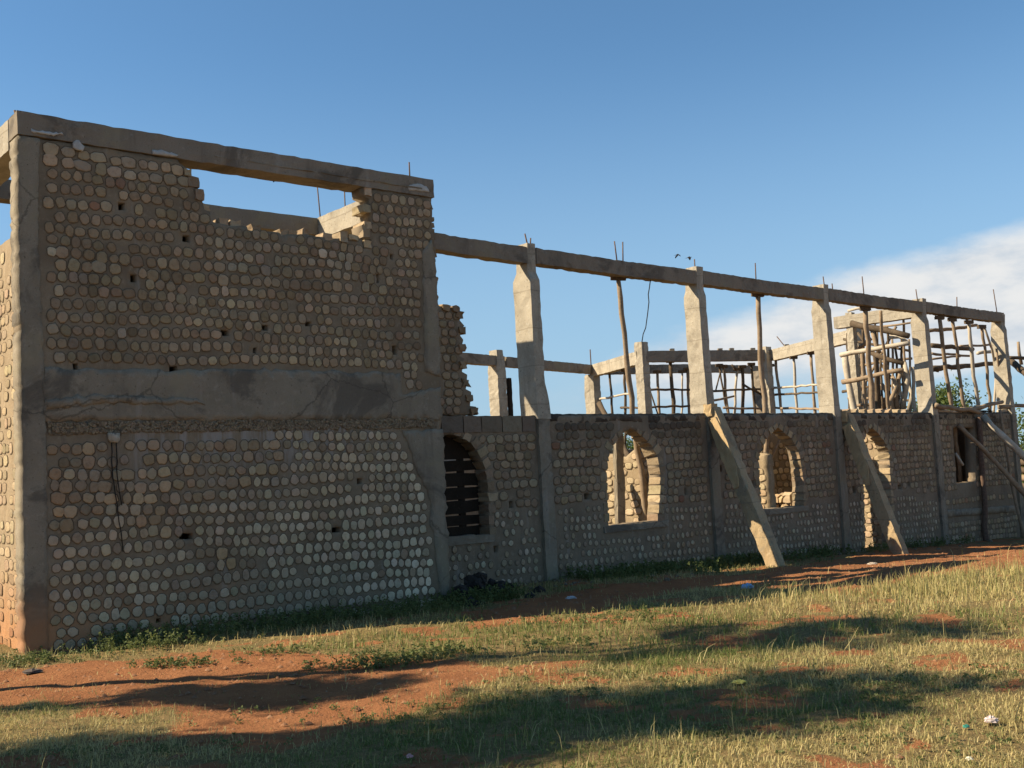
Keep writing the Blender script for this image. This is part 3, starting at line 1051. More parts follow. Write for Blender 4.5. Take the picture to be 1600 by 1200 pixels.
# unsooted top course of the first bay: big grey blocks
uu = .02
i = 0
while uu < 2.22:
    w = rng.uniform(.3, .42)
    o = block('top_block', [((uu + .01, .12, ZW - .13), (0, .138, 0), (0, 0, .12)), ((min(uu + w, 2.24) - .01, .12, ZW - .13), (0, .138, 0), (0, 0, .12))], STONE_P, nv, step=.1, div=3, jit=.008, seed=320 + i)
    o.color = (*vary((.15, .125, .10), rng), 1)
    uu += w
    i += 1
# columns, ring beam
for i in range(5):
    u = CS + SP * i
    zg = float(gz(*FN.w(u, -.1, 0)[:2])) - .25
    last = i == 4
    lo = block('pier', [((u + .03, .06, zg), (.125, 0, 0), (0, .115, 0)), ((u + .02, .06, ZW - .03), (.12, 0, 0), (0, .115, 0))], CONCRETE, nv, seed=400 + i, jit=.009)
    mat = CONC_PALE
    hw, hd = .105, .17
    if i == 0:
        secs = [((u + .03, .14, ZW - .06), (.14, 0, 0), (0, .2, 0)), ((u + .02, .14, ZW + .35), (.13, 0, 0), (0, .19, 0)), ((u, .15, ZW + .5), (hw, 0, 0), (0, hd + .02, 0)), ((u, .16, 4.55), (hw - .005, 0, 0), (0, hd + .03, 0)), ((u, .15, 4.68), (.09, 0, 0), (0, .13, 0)), ((u, .12, ZB + .05), (.085, 0, 0), (0, .12, 0))]
    else:
        secs = [((u + .02, .13, ZW - .06), (.13, 0, 0), (0, .18, 0)), ((u + .01, .14, ZW + .25), (hw, 0, 0), (0, hd + .01, 0)), ((u, .15, 4.6), (hw, 0, 0), (0, hd, 0)), ((u, .15, 4.72), (.095, 0, 0), (0, .14, 0)), ((u, .12, ZB + .06 - .12 * last), (.09, 0, 0), (0, .13, 0))]
    block('column', secs, mat, nv, seed=410 + i, jit=.008, step=.13)
ends = [-.02] + [CS + SP * i for i in range(5)]
for i in range(5):
    a, b = ends[i] + (.10 if i else 0), ends[i + 1] - (.10 if i < 4 else -.05)
    za, zb = ZB - .01, ZB - .02
    if i == 0:
        za = ZB + .03
    block('ring_beam', [((a, .10, za - .125), (0, .105, 0), (0, 0, .125)), (((a + b) / 2, .10, (za + zb) / 2 - .14), (0, .105, 0), (0, 0, .125)), ((b, .10, zb - .125), (0, .105, 0), (0, 0, .125))], CONC_BEAM, nv, seed=430 + i, jit=.009)
# end wall of the nave, going back from the last pier
block('end_wall', [((UE - .12, .27, (ZW - 1.0) / 2), (.11, 0, 0), (0, 0, (ZW + 1.0) / 2)), ((UE - .12, 4.5, (ZW - 1.0) / 2), (.11, 0, 0), (0, 0, (ZW + 1.0) / 2))], MORTAR_GREY, nv, step=.3, div=5, seed=440)
# concrete band in the last bay, window sills
b0, b1 = FN.uz(1478, 797), FN.uz(1584, 790)
panel('sill_band', [b0, b1, (b1[0], b1[1] - .16), (b0[0], b0[1] - .16)], [], -.03, .05, CONCRETE, nv, grid=.09, rel=.01, seed=22)
for W, e in ((W1, .12), (W2, .1), (W0, .06)):
    us, zs = [q[0] for q in W], [q[1] for q in W]
    l = max(min(us) - e, .02)
    block('window_sill', [((l, .10, min(zs) - .055), (0, .125, 0), (0, 0, .05)), ((max(us) + e, .10, min(zs) - .055), (0, .125, 0), (0, 0, .05))], CONCRETE, nv, seed=450, jit=.006)
# step of old wall left standing on the first bay beside the block
stub = B((684, 648), (748, 648), (745, 636), (736, 634), (738, 612), (729, 609), (731, 585), (724, 580), (727, 560), (720, 556), (726, 530), (721, 524), (727, 508), (720, 500), (719, 482), (704, 482), (684, 476))
stub = [(max(u, -.05), z) for u, z in stub]
sw = panel('wall_stub', stub, [], .02, .22, MORTAR_GREY, nv, grid=.06, rel=.012, jit=.012, seed=23)
# rebar along the ring beam
for x0, y0, x1, y1 in ((826, 384, 820, 365), (828, 384, 829, 372), (964, 404, 960, 377), (973, 406, 973, 378), (1086, 420, 1085, 405), (1181, 436, 1180, 411), (1289, 452, 1286, 432), (1301, 450, 1300, 443), (1350, 460, 1347, 432), (1434, 470, 1431, 452), (1495, 480, 1495, 464), (1558, 488, 1552, 452)):
    (ua, za), (ub, zb) = FN.uz(x0, y0, .1), FN.uz(x1, y1, .1)
    tube('rebar', [(ua, .1, za - .08), (ub, .1, zb)], .013, .012, STEEL, nv, seg=1, sides=6)
# wire hanging from the beam
pts = [FN.uz(x, y, .12) for x, y in ((1017, 432), (1015, 448), (1013, 460), (1014, 472), (1012, 490), (1009, 512), (1005, 522), (1003, 535))]
tube('hanging_wire', [(a, .12, b) for i, (a, b) in enumerate(pts)], .010, .009, BLACK, nv, sides=5, seg=.5)

# ---- stones of the nave wall
pilast = [(CS + SP * i - .13, CS + SP * i + .19) for i in range(5)]
items = []
z = -.85
row = 0
while z < ZW - .05:
    u = .08 + rng.uniform(0, .1)
    drop = 0
    while u < UE - .06:
        zsplit = 1.08 - .028 * u
        zz = z - .012 * u * (z < zsplit) + .012 * math.sin(u * 1.7 + row) + rng.uniform(-.012, .012)
        up = zz > zsplit
        inend = u > CS + 3 * SP + .2
        if up or inend:
            w, h, kind = rng.uniform(.12, .18), rng.uniform(.112, .132), ('square' if rng.random() < .8 else 'round')
            r = rng.random()
            c = lerp(BROWN, TAN, rng.uniform(0, .7)) if r < .8 else (GREY if r < .97 else RED)
            c = tuple(x * (.95 if not inend else 1.05) for x in c)
            gap = rng.uniform(.006, .020)
        else:
            w, h, kind = rng.uniform(.070, .098), rng.uniform(.080, .11), 'round'
            c = lerp(lerp(BROWN, GREY, rng.random()), WHITE, rng.uniform(.0, .85))
            gap = rng.uniform(.030, .06)
        P = np.array([[u + w / 2, zz]])
        gnd = float(gz(*FN.w(u, -.05, 0)[:2]))
        ok = zz > gnd - .02 and zz < ZW - (.26 if u < 2.4 else .175) and not any(a - w / 2 < u + w / 2 < b + w / 2 for a, b in pilast)
        if ok:
            for w_ in WIN:
                pd = polydist(P, w_)[0]
                if inpoly(P, w_)[0] or pd < .085 or (pd < .19 and zz > 1.25 and up and w_ is not W4):
                    ok = False
                    break
        if ok and (any(np.hypot(*(P[0] - c_)) < .14 for c_ in nhc) or (b0[0] - .05 < u < b1[0] and b0[1] - .27 < zz < b0[1] + .1)):
            ok = False
        if ok and (any(min(q[0] for q in w_) - .2 < u + w / 2 < max(q[0] for q in w_) + .2 and -.02 < min(q[1] for q in w_) - zz < .16 for w_ in (W0, W1, W2))):
            ok = False
        if ok and rng.random() > (.04 if up else .10):
            sf = min(1, max(0, (zz - (ZW - .62)) / .40)) * min(1, max(0, 2.6 * (float(fbm(u * .9, zz * .5, 71)) - .30))) if u > 2.5 else 0
            items.append((u + w / 2, zz, w, h, rng.uniform(-.12, .12), kind, lerp(vary(c, rng), (.075, .062, .048), sf * .9)))
        u += w + gap
    z += .1405
    row += 1
lay_stones(items, nw, FN, 0.0)
items = []
for r in range(16):
    u = .05
    while u < .75:
        zz = ZW + .08 + r * .125
        w = rng.uniform(.11, .16)
        P = np.array([[u + w / 2, zz]])
        if inpoly(P, stub)[0] and polydist(P, stub)[0] > .05:
            items.append((u + w / 2, zz, w, .105, rng.uniform(-.1, .1), 'square', vary(lerp(BROWN, GREY, rng.random()), rng)))
        u += w + .02
lay_stones(items, sw, FN, 0.02)
for i, (x, y) in enumerate(((741, 642), (734, 622), (727, 598), (724, 570), (722, 543), (723, 516), (718, 492), (712, 482), (698, 480))):
    u, z = FN.uz(x, y)
    o = block('edge_stone', [((u, -.01, z), (.06, 0, 0), (0, 0, .045)), ((u, .25, z), (.06, 0, 0), (0, 0, .045))], STONE_P, nv, step=.1, div=2, jit=.014, seed=340 + i)
    o.color = (*vary(BROWN, rng), 1)
# voussoirs round the arches
for W, wi in ((W0, 0), (W1, 1), (W2, 2), (W3, 3)):
    c = np.mean(W, 0)
    zs = max(q[1] for q in W)
    L = densify(W, .02, 0, np.random.default_rng(0))
    acc = 0
    prev = None
    for p_, q_ in zip(L, np.roll(L, -1, 0)):
        if p_[0] < .12:
            continue
        acc += np.hypot(*(q_ - p_))
        if acc < .15:
            continue
        acc = 0
        t_ = (q_ - p_) / (np.hypot(*(q_ - p_)) + 1e-9)
        nrm = np.array([t_[1], -t_[0]])
        if (p_ - c) @ nrm < 0:
            nrm = -nrm
        if nrm[1] < -.6:
            continue
        ln = rng.uniform(.045, .075) if p_[1] < 1.05 - .02 * p_[0] else rng.uniform(.055, .095)
        m = p_ + nrm * (ln - .010)
        if any(a - .04 < m[0] < b + .04 for a, b in pilast) or m[1] + abs(nrm[1]) * ln > ZW - .21:
            ln *= .6
            m = p_ + nrm * (ln - .010)
            if m[1] + abs(nrm[1]) * ln > ZW - .20:
                continue
        hw = rng.uniform(.058, .067)
        o = block('voussoir', [((m[0], -.007, m[1]), (nrm[0] * ln, 0, nrm[1] * ln), (t_[0] * hw, 0, t_[1] * hw)), ((m[0], rng.uniform(.235, .262), m[1]), (nrm[0] * ln, 0, nrm[1] * ln), (t_[0] * hw, 0, t_[1] * hw))], STONE_P, nv, step=.3, div=2, jit=.008, seed=int(600 + wi * 40 + len(bpy.data.objects) % 37))
        o.color = (*vary(lerp(BROWN, TAN, rng.random() * .8), rng), 1)
# small boulders lying along the top of the third bay
for i in range(9):
    u, z = FN.uz(1322 + i * 13, 647)
    o = block('top_stone', [((u - .07, .2, ZW + .05), (0, .08, 0), (0, 0, .04)), ((u, .2, ZW + .06), (0, .1, 0), (0, 0, .055)), ((u + .08, .2, ZW + .05), (0, .07, 0), (0, 0, .04))], STONE_P, nv, step=.06, div=2, jit=.008, seed=700 + i)
    o.color = (*vary(TAN, rng), 1)

# ------------------------------------------------------------------ plank shutter of the first arch
sh = empty('plank_shutter', FN.w(.5, .2, 0.2), FN.rot)
tag(sh, 'dark plank shutter with light in its gaps, in the arch beside the front block', 'shutter')
zs0, zs1 = min(q[1] for q in W0), max(q[1] for q in W0)
ul, ur = .02 - .5, max(q[0] for q in W0) + .12 - .5
edgesz = [zs0 - .05]
for y in (821, 803, 781, 760, 737, 718):
    edgesz.append(FN.uz(730, y, .2)[1])
edgesz.append(zs1 + .1)
mid = FN.uz(725, 760, .2)[0] - .5
for i in range(len(edgesz) - 1):
    for (a, b, tw) in ((ul, mid - .0, 0), (mid + .0, ur, 1)):
        z0, z1 = edgesz[i] - .2, edgesz[i + 1] - .2
        g0 = .017 if tw else .010
        sk = (.012, -.01, .02, .006, -.012, .015, .0)[i] * (1 if tw else .3)
        o = block('plank', [((a, .03, (z0 + z1) / 2), (0, .012, 0), (0, 0, (z1 - z0) / 2 - g0)), ((b, .03, (z0 + z1) / 2 + sk), (0, .012, 0), (0, 0, (z1 - z0) / 2 - g0))], PLANK, sh, step=.2, div=1, jit=.0025, seed=800 + i * 2 + tw)
block('mullion', [((mid + .0, .07, zs0 - .3), (.05, 0, 0), (0, .025, 0)), ((mid + .0, .07, zs1 - .1), (.05, 0, 0), (0, .025, 0))], PLANK, sh, step=.3, div=1, jit=.003)

# ------------------------------------------------------------------ raking shores
SHORE = rough_mat('rendered_timber', (0.40, 0.30, 0.175), (0.31, 0.225, 0.125), (0.46, 0.37, 0.24), s1=3, s2=14, stain=pits)
for i, (tx, ty, bxp, byp, nb_) in enumerate(((1113, 640, 1214, 885, -1.35), (1322, 650, 1408, 858, -1.2))):
    u0, z0 = FN.uz(tx, ty, -.05)
    ub = FN.uz(bxp, byp, nb_)[0]
    gq = FN.w(ub, nb_, 0)
    zg = float(gz(gq[0], gq[1])) - .05
    root = empty('raking_shore', (gq[0], gq[1], zg), FN.rot)
    lab = ('long raking shore propped against the second column, between the two arched windows', 'long raking shore propped against the third column, in front of the arched doorway')[i]
    tag(root, lab, 'raking shore', 'raking shores along the nave')
    top_ = np.array([u0 - ub, -.05 - nb_, z0 - zg])
    d = top_ / np.linalg.norm(top_)
    side = np.cross(d, (1.0, 0, 0))
    side /= np.linalg.norm(side)
    a = np.cross(side, d)
    a /= np.linalg.norm(a)
    if a[0] < 0:
        a = -a
    block('shaft', [((0, 0, 0), a * .10, side * .12), (top_ * .3, a * .115, side * .13), (top_ * .55, a * .105, side * .12), (top_ * .8, a * .115, side * .125), (top_ * 1.0, a * .095, side * .11)], SHORE, root, seed=820 + i, jit=.012)
    block('sun_patch_board', [(-a * .125 + top_ * .50 + side * .05, a * .012, side * .05), (-a * .122 + top_ * .60 + side * .01, a * .014, side * .11), (-a * .124 + top_ * .78, a * .014, side * .125), (-a * .122 + top_ * .93, a * .014, side * .10)], BOARD_SIDE, root, seed=830 + i, jit=.014)  # ochre board shaped like the sunlit patch; its colour paints the sun in
    block('wedge', [(top_ + np.array([-.10, .0, -.12]), np.array([.06, 0, .0]), np.array([0, .09, 0])), (top_ + np.array([-.06, .0, .10]), np.array([.10, 0, 0]), np.array([0, .09, 0]))], BOARD_SIDE, root, seed=840 + i, jit=.02, step=.06)

# ------------------------------------------------------------------ inner walls seen through the openings
def inner_wall(name, u0, n0, u1, n1, h, label, step=.14, seed=0, cols=(TAN, BROWN), thick=.22, slope=0.0, mort=None):
    p = FN.w(u0, n0, 0)
    q = FN.w(u1, n1, 0)
    g = float(gz(p[0], p[1])) - .1
    L = float(np.hypot(*(q - p)[:2]))
    th = math.atan2(q[0] - p[0], q[1] - p[1])
    root = empty(name, (p[0], p[1], g), math.pi / 2 - th)
    tag(root, label, 'wall')
    hh = h - g
    r_ = random.Random(seed)
    top = [(L - L * i / 8, hh - slope * min(1, i / 3) + r_.uniform(-.10, .03)) for i in range(9)]
    w_ = panel('masonry', [(0, -.2), (L, -.2)] + top, [], 0, thick, mort or MORTAR, root, grid=.08, rel=.02, jit=.015, seed=900 + seed)
    fr = Frame(p[0], p[1], th)
    it = []
    z = .1
    while z < hh - .12:
        u = .03
        while u < L - .1:
            ww = r_.uniform(.11, .22)
            if r_.random() < .25 or z > hh - slope - .15 and u < L * .7:
                u += ww
                continue
            it.append((u + ww / 2, z + r_.uniform(-.02, .02), ww, r_.uniform(.10, .13), r_.uniform(-.15, .15), 'square', vary(lerp(cols[0], cols[1], r_.random()), r_)))
            u += ww + .025
        z += step
    lay_stones(it, w_, fr, 0, nmax=300)
    return root


uW3 = max(q[0] for q in W3)
uW1 = max(q[0] for q in W1)
uW2 = max(q[0] for q in W2)
# cross walls: u rises with n reversed so that the visible face (-y of the panel) looks left along the nave
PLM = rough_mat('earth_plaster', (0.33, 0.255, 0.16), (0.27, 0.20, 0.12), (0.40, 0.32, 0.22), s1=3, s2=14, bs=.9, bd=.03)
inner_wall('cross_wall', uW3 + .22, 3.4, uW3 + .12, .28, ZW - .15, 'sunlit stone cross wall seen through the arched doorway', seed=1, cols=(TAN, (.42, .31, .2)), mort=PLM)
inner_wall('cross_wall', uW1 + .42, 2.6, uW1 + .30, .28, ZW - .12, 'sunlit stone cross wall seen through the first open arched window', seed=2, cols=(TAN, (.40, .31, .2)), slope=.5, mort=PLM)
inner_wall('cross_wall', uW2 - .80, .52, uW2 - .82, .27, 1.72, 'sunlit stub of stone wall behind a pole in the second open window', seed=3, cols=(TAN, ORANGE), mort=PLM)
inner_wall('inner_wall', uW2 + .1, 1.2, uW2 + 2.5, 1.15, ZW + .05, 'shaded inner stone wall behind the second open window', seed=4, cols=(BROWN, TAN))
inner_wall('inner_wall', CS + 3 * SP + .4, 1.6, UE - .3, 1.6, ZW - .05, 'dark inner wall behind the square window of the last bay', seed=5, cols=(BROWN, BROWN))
# two broad slabs added to stand in for shaded strips inside the first open window
for i, (ua, na, ub, nb_, w, ztop) in enumerate(((uW1 - .62, .95, uW1 - .50, 1.5, .13, 1.9), (uW1 - .30, .75, uW1 - .02, .9, .10, 2.15))):
    p0, p1 = FN.w(ua, na, 0), FN.w(ub, nb_, ztop)
    p0[2] = float(gz(p0[0], p0[1])) - .03
    d = p1 - p0
    o = block('shade_slab', [(p0 * 0, FN.d.tolist() + [0], (0, 0, 0)), (d, FN.d.tolist() + [0], (0, 0, 0))], CONCRETE, None, step=99) if False else None
    a = np.array([FN.d[0], FN.d[1], 0]) * w
    b = np.array([FN.b[0], FN.b[1], 0]) * .04
    o = block('shade_slab', [(p0 * 0, a, b), (d, a, b)], CONCRETE, None, step=.12, jit=.012, seed=860 + i)
    o.location = p0
    tag(o, ('stone coloured slab added for a shaded strip in the first open window, left one', 'stone coloured slab added for a shaded strip in the first open window, right one')[i], 'slab', 'slabs added for shaded strips in the first open window')

# heap of cut stones lit behind the second window
p = FN.w(uW2 + .60, .72, 0)
hz_ = FN.uz(1225, 792, .7)[1]
hp = empty('stone_heap', (p[0], p[1], float(gz(p[0], p[1]))), FN.rot)
tag(hp, 'sunlit heap of cut stones just inside the second open window', 'stone heap')
for i in range(84):
    lev = i // 15
    a = (rng.uniform(-.5, .42) * (1 - lev * .05), rng.uniform(-.25, .25), .1 + lev * .20 + rng.uniform(-.03, .03))
    s = rng.uniform(.06, .10)
    o = block('stone', [((a[0] - s, a[1], a[2]), (0, s * .8, 0), (0, 0, s * .7)), ((a[0], a[1], a[2] + .02), (0, s, 0), (0, 0, s)), ((a[0] + s, a[1], a[2]), (0, s * .7, 0), (0, 0, s * .7))], STONE_P, hp, step=.12, div=2, jit=.012, seed=900 + i)
    o.rotation_euler = (0, 0, rng.uniform(-.3, .3))
    o.color = (*vary(lerp(TAN, ORANGE, rng.random()), rng), 1)

# ================================================================== FAR SIDE OF THE NAVE AND APSE FRAME
fw_ = empty('far_nave_frame', FN.w(0, 12, -.3), FN.rot)
tag(fw_, 'far nave wall with two pale columns and a thin ring beam', 'building')
P_a, P_b = at_z(735, 553, ZB), at_z(926, 571, ZB)
inv = lambda p: (float(FN.loc(p[0], p[1])[0]), float(FN.loc(p[0], p[1])[1]) - 12, p[2] + .3)


def fbeam(name, p0, p1, w, h, mat, par, f=inv, seed=0):
    return beam(name, f(p0), f(p1), w, h, mat, par, seed=seed)


mid_ = on_plane(783, 556, P_a, P_b)
mid_[2] = ZB
ext = P_a + (P_a - P_b) * .5
fbeam('ring_beam', ext, mid_, .25, .30, CONC_BEAM, fw_, seed=1)
fbeam('ring_beam', mid_ + (P_b - mid_) * .02, P_b, .25, .30, CONC_BEAM, fw_, seed=2)
for x, y, top in ((775, 552, .18), (924, 574, -.31)):
    c = inv(on_plane(x, y, P_a, P_b))
    block('column', [((c[0], c[1], -.3), (.17, 0, 0), (0, .22, 0)), ((c[0], c[1], ZB - .1), (.17, 0, 0), (0, .22, 0)), ((c[0], c[1], ZB + .3 + top), (.12, 0, 0), (0, .17, 0))], CONC_PALE, fw_, seed=int(x), jit=.012)
c = inv(on_plane(788, 560, P_a, P_b))
block('timber_post', [((c[0] + .06, c[1] - .1, -.3), (.06, 0, 0), (0, .06, 0)), ((c[0] + .05, c[1] - .1, ZB - .35), (.06, 0, 0), (0, .06, 0))], PLANK, fw_, seed=3)
lw = panel('far_wall', [(-8, -.4), (26, -.8), (26, ZW), (-8, ZW)], [[(4.2, .9), (5.2, .9), (5.2, 2.2), (4.7, 2.45), (4.2, 2.2)], [(8.4, .9), (9.4, .9), (9.4, 2.2), (8.9, 2.45), (8.4, 2.2)]], .1, .25, MORTAR, fw_, grid=.3, rel=.01, seed=60)

ap = empty('apse_frame', at_z(1000, 548, ZB) * np.array([1, 1, 0]) + np.array([0, 0, -.4]))
tag(ap, 'far concrete apse frame of angled ring beams on pale columns, full of bark props', 'building')
ao = np.array(ap.location)
invp = lambda p: tuple(np.array(p) - ao)
Q0, Q1, Q2, Q3 = P_b, at_z(1000, 549, ZB), at_z(1207, 547, ZB), at_z(1344, 512, ZB)
Q4, Q5 = at_z(1306, 496, ZB), at_z(1436, 476, ZB)
Q6, Q7 = at_z(938, 572, ZB), at_z(1092, 569, ZB)
beam('ring_beam', invp(Q0 + (Q1 - Q0) * .03), invp(Q1), .26, .40, CONC_PALE, ap, seed=61)
beam('ring_beam', invp(Q1 + (Q2 - Q1) * .02), invp(Q2), .26, .34, CONC_BEAM, ap, seed=62)
beam('ring_beam', invp(Q2 + (Q3 - Q2) * .02), invp(Q3), .26, .36, CONC_PALE, ap, seed=63)
beam('ring_beam', invp(Q4), invp(Q5), .26, .30, CONC_PALE, ap, seed=64)
beam('ring_beam', invp(Q6), invp(Q7), .26, .30, CONC_BEAM, ap, seed=65)
beam('ring_beam', invp(Q7 + (Q7 - Q6) * .01), invp(at_z(1200, 573, ZB)), .26, .28, CONC_BEAM, ap, seed=66)


def acol(px, py, P, Qq, w, topz, seed, mat=CONC_PALE):
    c = invp(on_plane(px, py, P, Qq))
    block('column', [((c[0], c[1], -.3), (w * FN.d[0], w * FN.d[1], 0), (w * FN.b[0], w * FN.b[1], 0)), ((c[0], c[1], topz + .4), (w * .9 * FN.d[0], w * .9 * FN.d[1], 0), (w * .9 * FN.b[0], w * .9 * FN.b[1], 0))], mat, ap, seed=seed, jit=.012)


acol(1003, 560, Q1, Q2, .17, ZB + .28, 71)
acol(1085, 600, Q6, Q7, .16, ZB - .3, 72)
acol(1196, 560, Q1, Q2, .16, ZB + .1, 73)
acol(1186, 600, Q6, Q7, .15, ZB - .3, 74, CONC_BEAM)
acol(1337, 530, Q2, Q3, .17, ZB + .02, 75)
acol(1330, 510, Q4, Q5, .10, ZB + .06, 77)
# lumps along the beam tops
for i, x in enumerate((1050, 1125, 1143, 1176, 1229)):
    c = invp(on_plane(x, 546 if x < 1207 else 541, Q1, Q2) if x < 1207 else on_plane(x, 541, Q2, Q3))
    block('top_lump', [((c[0] - .07, c[1], ZB + .42), (0, .07, 0), (0, 0, .05)), ((c[0] + .07, c[1], ZB + .43), (0, .07, 0), (0, 0, .04))], CONC_BEAM, ap, seed=80 + i, step=.07, jit=.01)
tube('rebar', [invp(on_plane(923, 562, P_a, P_b) + np.array([0, 0, -.4])), invp(on_plane(922, 546, P_a, P_b))], .02, .02, STEEL, ap, seg=2)
tube('rebar', [invp(on_plane(1226, 541, Q2, Q3)), invp(on_plane(1214, 526, Q2, Q3))], .016, .016, STEEL, ap, seg=2)

# ================================================================== SCAFFOLD POLES
ORD = ['first', 'second', 'third', 'fourth', 'fifth', 'sixth', 'seventh', 'eighth', 'ninth', 'tenth', 'eleventh', 'twelfth', 'thirteenth', 'fourteenth', 'fifteenth', 'sixteenth']
prng = random.Random(21)


def pole(pts, r0, r1, mat, label, group, name='scaffold_pole', head=False, cat='pole', foot=False, wob=.012):
    pts = [np.array(p, float) for p in pts]
    if foot:
        a, b = pts[-2], pts[-1]
        d = b - a
        d = d / max(1e-6, -d[2])
        gzv = float(gz(b[0], b[1])) - .05
        pts.append(b + d * (b[2] - gzv))
    base = pts[-1].copy()
    v, f = tube_geo([p - base for p in pts], r0, r1, sides=7, jit=.14, seg=.28, rng=prng, wob=wob)
    me = mesh(name, v, f)
    me.polygons.foreach_set('use_smooth', [True] * len(me.polygons))
    o = link(name, me, None, mat)
    o.location = base
    tag(o, label, cat, group)
    if head:
        t_ = pts[0] - base
        block('head_block', [((t_[0] - .14, t_[1] - .1, t_[2] + .02), (0, .06, 0), (0, 0, .045)), ((t_[0] + .14, t_[1] + .1, t_[2] + .03), (0, .06, 0), (0, 0, .045))], BARK_DARK, o, step=.1, jit=.012, seed=prng.randrange(9999))
    return o


def fp(x, y, n):
    u, z = FN.uz(x, y, n)
    return FN.w(u, n, z)


# the two single props standing inside the wall
pole([fp(966, 436, .2), fp(975, 520, .3), fp(989, 648, .42), fp(1004, 760, .5)], .042, .06, BARK, 'tall crooked prop under the ring beam, above the first open arched window', 'single props under the nave ring beam', head=True, foot=True)
pole([fp(1184, 462, .2), fp(1187, 540, .3), fp(1196, 648, .42), fp(1198, 760, .5)], .048, .06, BARK, 'tall straight prop under the ring beam, above the second open arched window', 'single props under the nave ring beam', head=True, foot=True)
pole([fp(1217, 688, 1.2), fp(1205, 718, 1.2)], .035, .04, BARK, 'short leaning stick inside the second open window', None, foot=True)

G1 = 'bark props inside the far apse frame'


def group_poles(lst, P, Qq, back, where, grp, mats=(BARK, BARK_DARK), r=.06, head=True):
    P2_, Q2_ = P + np.array([0, back, 0]), Qq + np.array([0, back, 0])
    for i, (x0, y0, x1, y1, k) in enumerate(lst):
        m = {'b': BARK, 'd': BARK_DARK, 'p': BARK_PALE}[k[0]]
        rr = .72 * r * (1.35 if 't' in k else (.7 if 's' in k else 1))
        pole([on_plane(x0, y0, P2_, Q2_), on_plane((x0 + x1) / 2 + prng.uniform(-1, 1), (y0 + y1) / 2, P2_, Q2_), on_plane(x1, y1, P2_, Q2_)], rr, rr * 1.2, m, where % ORD[i], grp, head=head and 'n' not in k, foot=True)


def group_rails(lst, P, Qq, back, where, grp, r=.055):
    P2_, Q2_ = P + np.array([0, back, 0]), Qq + np.array([0, back, 0])
    for i, (x0, y0, x1, y1, k) in enumerate(lst):
        m = {'b': BARK, 'd': BARK_DARK, 'p': BARK_PALE}[k[0]]
        rr = .7 * r * (1.4 if 't' in k else (.7 if 's' in k else 1))
        pole([on_plane(x0, y0, P2_, Q2_), on_plane(x1, y1, P2_, Q2_)], rr, rr * .85, m, where % ORD[i], grp, name='scaffold_rail', cat='rail')


group_poles([(952, 578, 957, 648, 'd'), (976, 580, 977, 648, 'd')], Q0, Q1, .4, '%s dark upright prop in the far bay left of the white apse column', G1)
group_poles([(1027, 582, 1030, 648, 'b'), (1047, 566, 1053, 648, 'dt'), (1066, 582, 1066, 648, 'ps'), (1074, 578, 1076, 648, 'b')], Q1, Q2, .5, '%s upright prop under the level far beam left of the second nave column', G1)
group_poles([(1124, 572, 1137, 648, 'ds'), (1131, 574, 1138, 648, 'b'), (1152, 578, 1147, 648, 'p'), (1160, 574, 1160, 648, 'dt'), (1174, 570, 1180, 648, 'd')], Q1, Q2, .5, '%s upright prop under the level far beam right of the second nave column', G1)
group_poles([(1212, 562, 1222, 648, 'b'), (1240, 560, 1245, 648, 'p'), (1267, 553, 1273, 648, 'b'), (1204, 572, 1208, 648, 'd')], Q2, Q3, .1, '%s upright prop under the far sloping beam left of the third nave column', G1)
group_rails([(936, 624, 988, 614, 'p'), (970, 637, 1002, 637, 'd')], Q0, Q1, .2, '%s rail tied across the far bay left of the white apse column', G1)
group_rails([(1014, 609, 1078, 609, 'd'), (1014, 637, 1078, 634, 'd'), (1016, 612, 1028, 648, 'ds')], Q1, Q2, .3, '%s rail tied under the level far beam left of the second nave column', G1)
group_rails([(1114, 611, 1190, 608, 'd'), (1114, 626, 1147, 619, 'b'), (1130, 637, 1205, 640, 'b'), (1150, 577, 1143, 570, 'd'), (1160, 600, 1195, 620, 'd'), (1118, 612, 1126, 580, 'ds')], Q1, Q2, .3, '%s rail tied under the level far beam right of the second nave column', G1)
group_rails([(1204, 607, 1290, 600, 'p'), (1204, 617, 1290, 613, 'd'), (1204, 637, 1290, 640, 'b')], Q2, Q3, 0, '%s long rail in the far bay left of the third nave column', G1)
pole([on_plane(936, 630, Q0, Q1), on_plane(946, 648, Q0, Q1)], .09, .09, BARK_DARK, 'slanting dark brace at the foot of the leftmost far column', G1, foot=True)

# bay 4: a thicket of poles
G2 = 'poles crowded in the fourth bay'
W4p = 'between the third and fourth nave columns'
pole([fp(1352, 484, .15), fp(1357, 560, .3), fp(1364, 648, .45)], .055, .07, BARK, 'thick prop reaching the ring beam ' + W4p, G2, head=True, foot=True)
pole([fp(1376, 486, .3), fp(1380, 540, .5), fp(1389, 648, .8)], .035, .05, BARK, 'thin prop reaching the ring beam ' + W4p, G2, foot=True)
k2 = lambda x, y, b=0.: on_plane(x, y, Q4 + np.array([0, b, 0]), Q5 + np.array([0, b, 0]))
lst = [((1319, 554), (1334, 640), .13, BARK_PALE, 'broad pale post leaning at the left side ' + W4p), ((1346, 552), (1352, 640), .07, BARK, 'brown upright behind the thick prop ' + W4p), ((1366, 552), (1371, 640), .075, BARK_DARK, 'dark upright just right of the thick prop ' + W4p), ((1382, 556), (1389, 640), .08, BARK, 'middle brown upright in the thicket of poles ' + W4p), ((1426, 573), (1428, 640), .07, BARK_PALE, 'short pale upright close to the fourth nave column'), ((1411, 491), (1414, 640), .05, BARK, 'slender upright under the white cross beam near the fourth nave column'), ((1367, 492), (1371, 560), .045, BARK_DARK, 'dark slender upright under the white cross beam ' + W4p)]
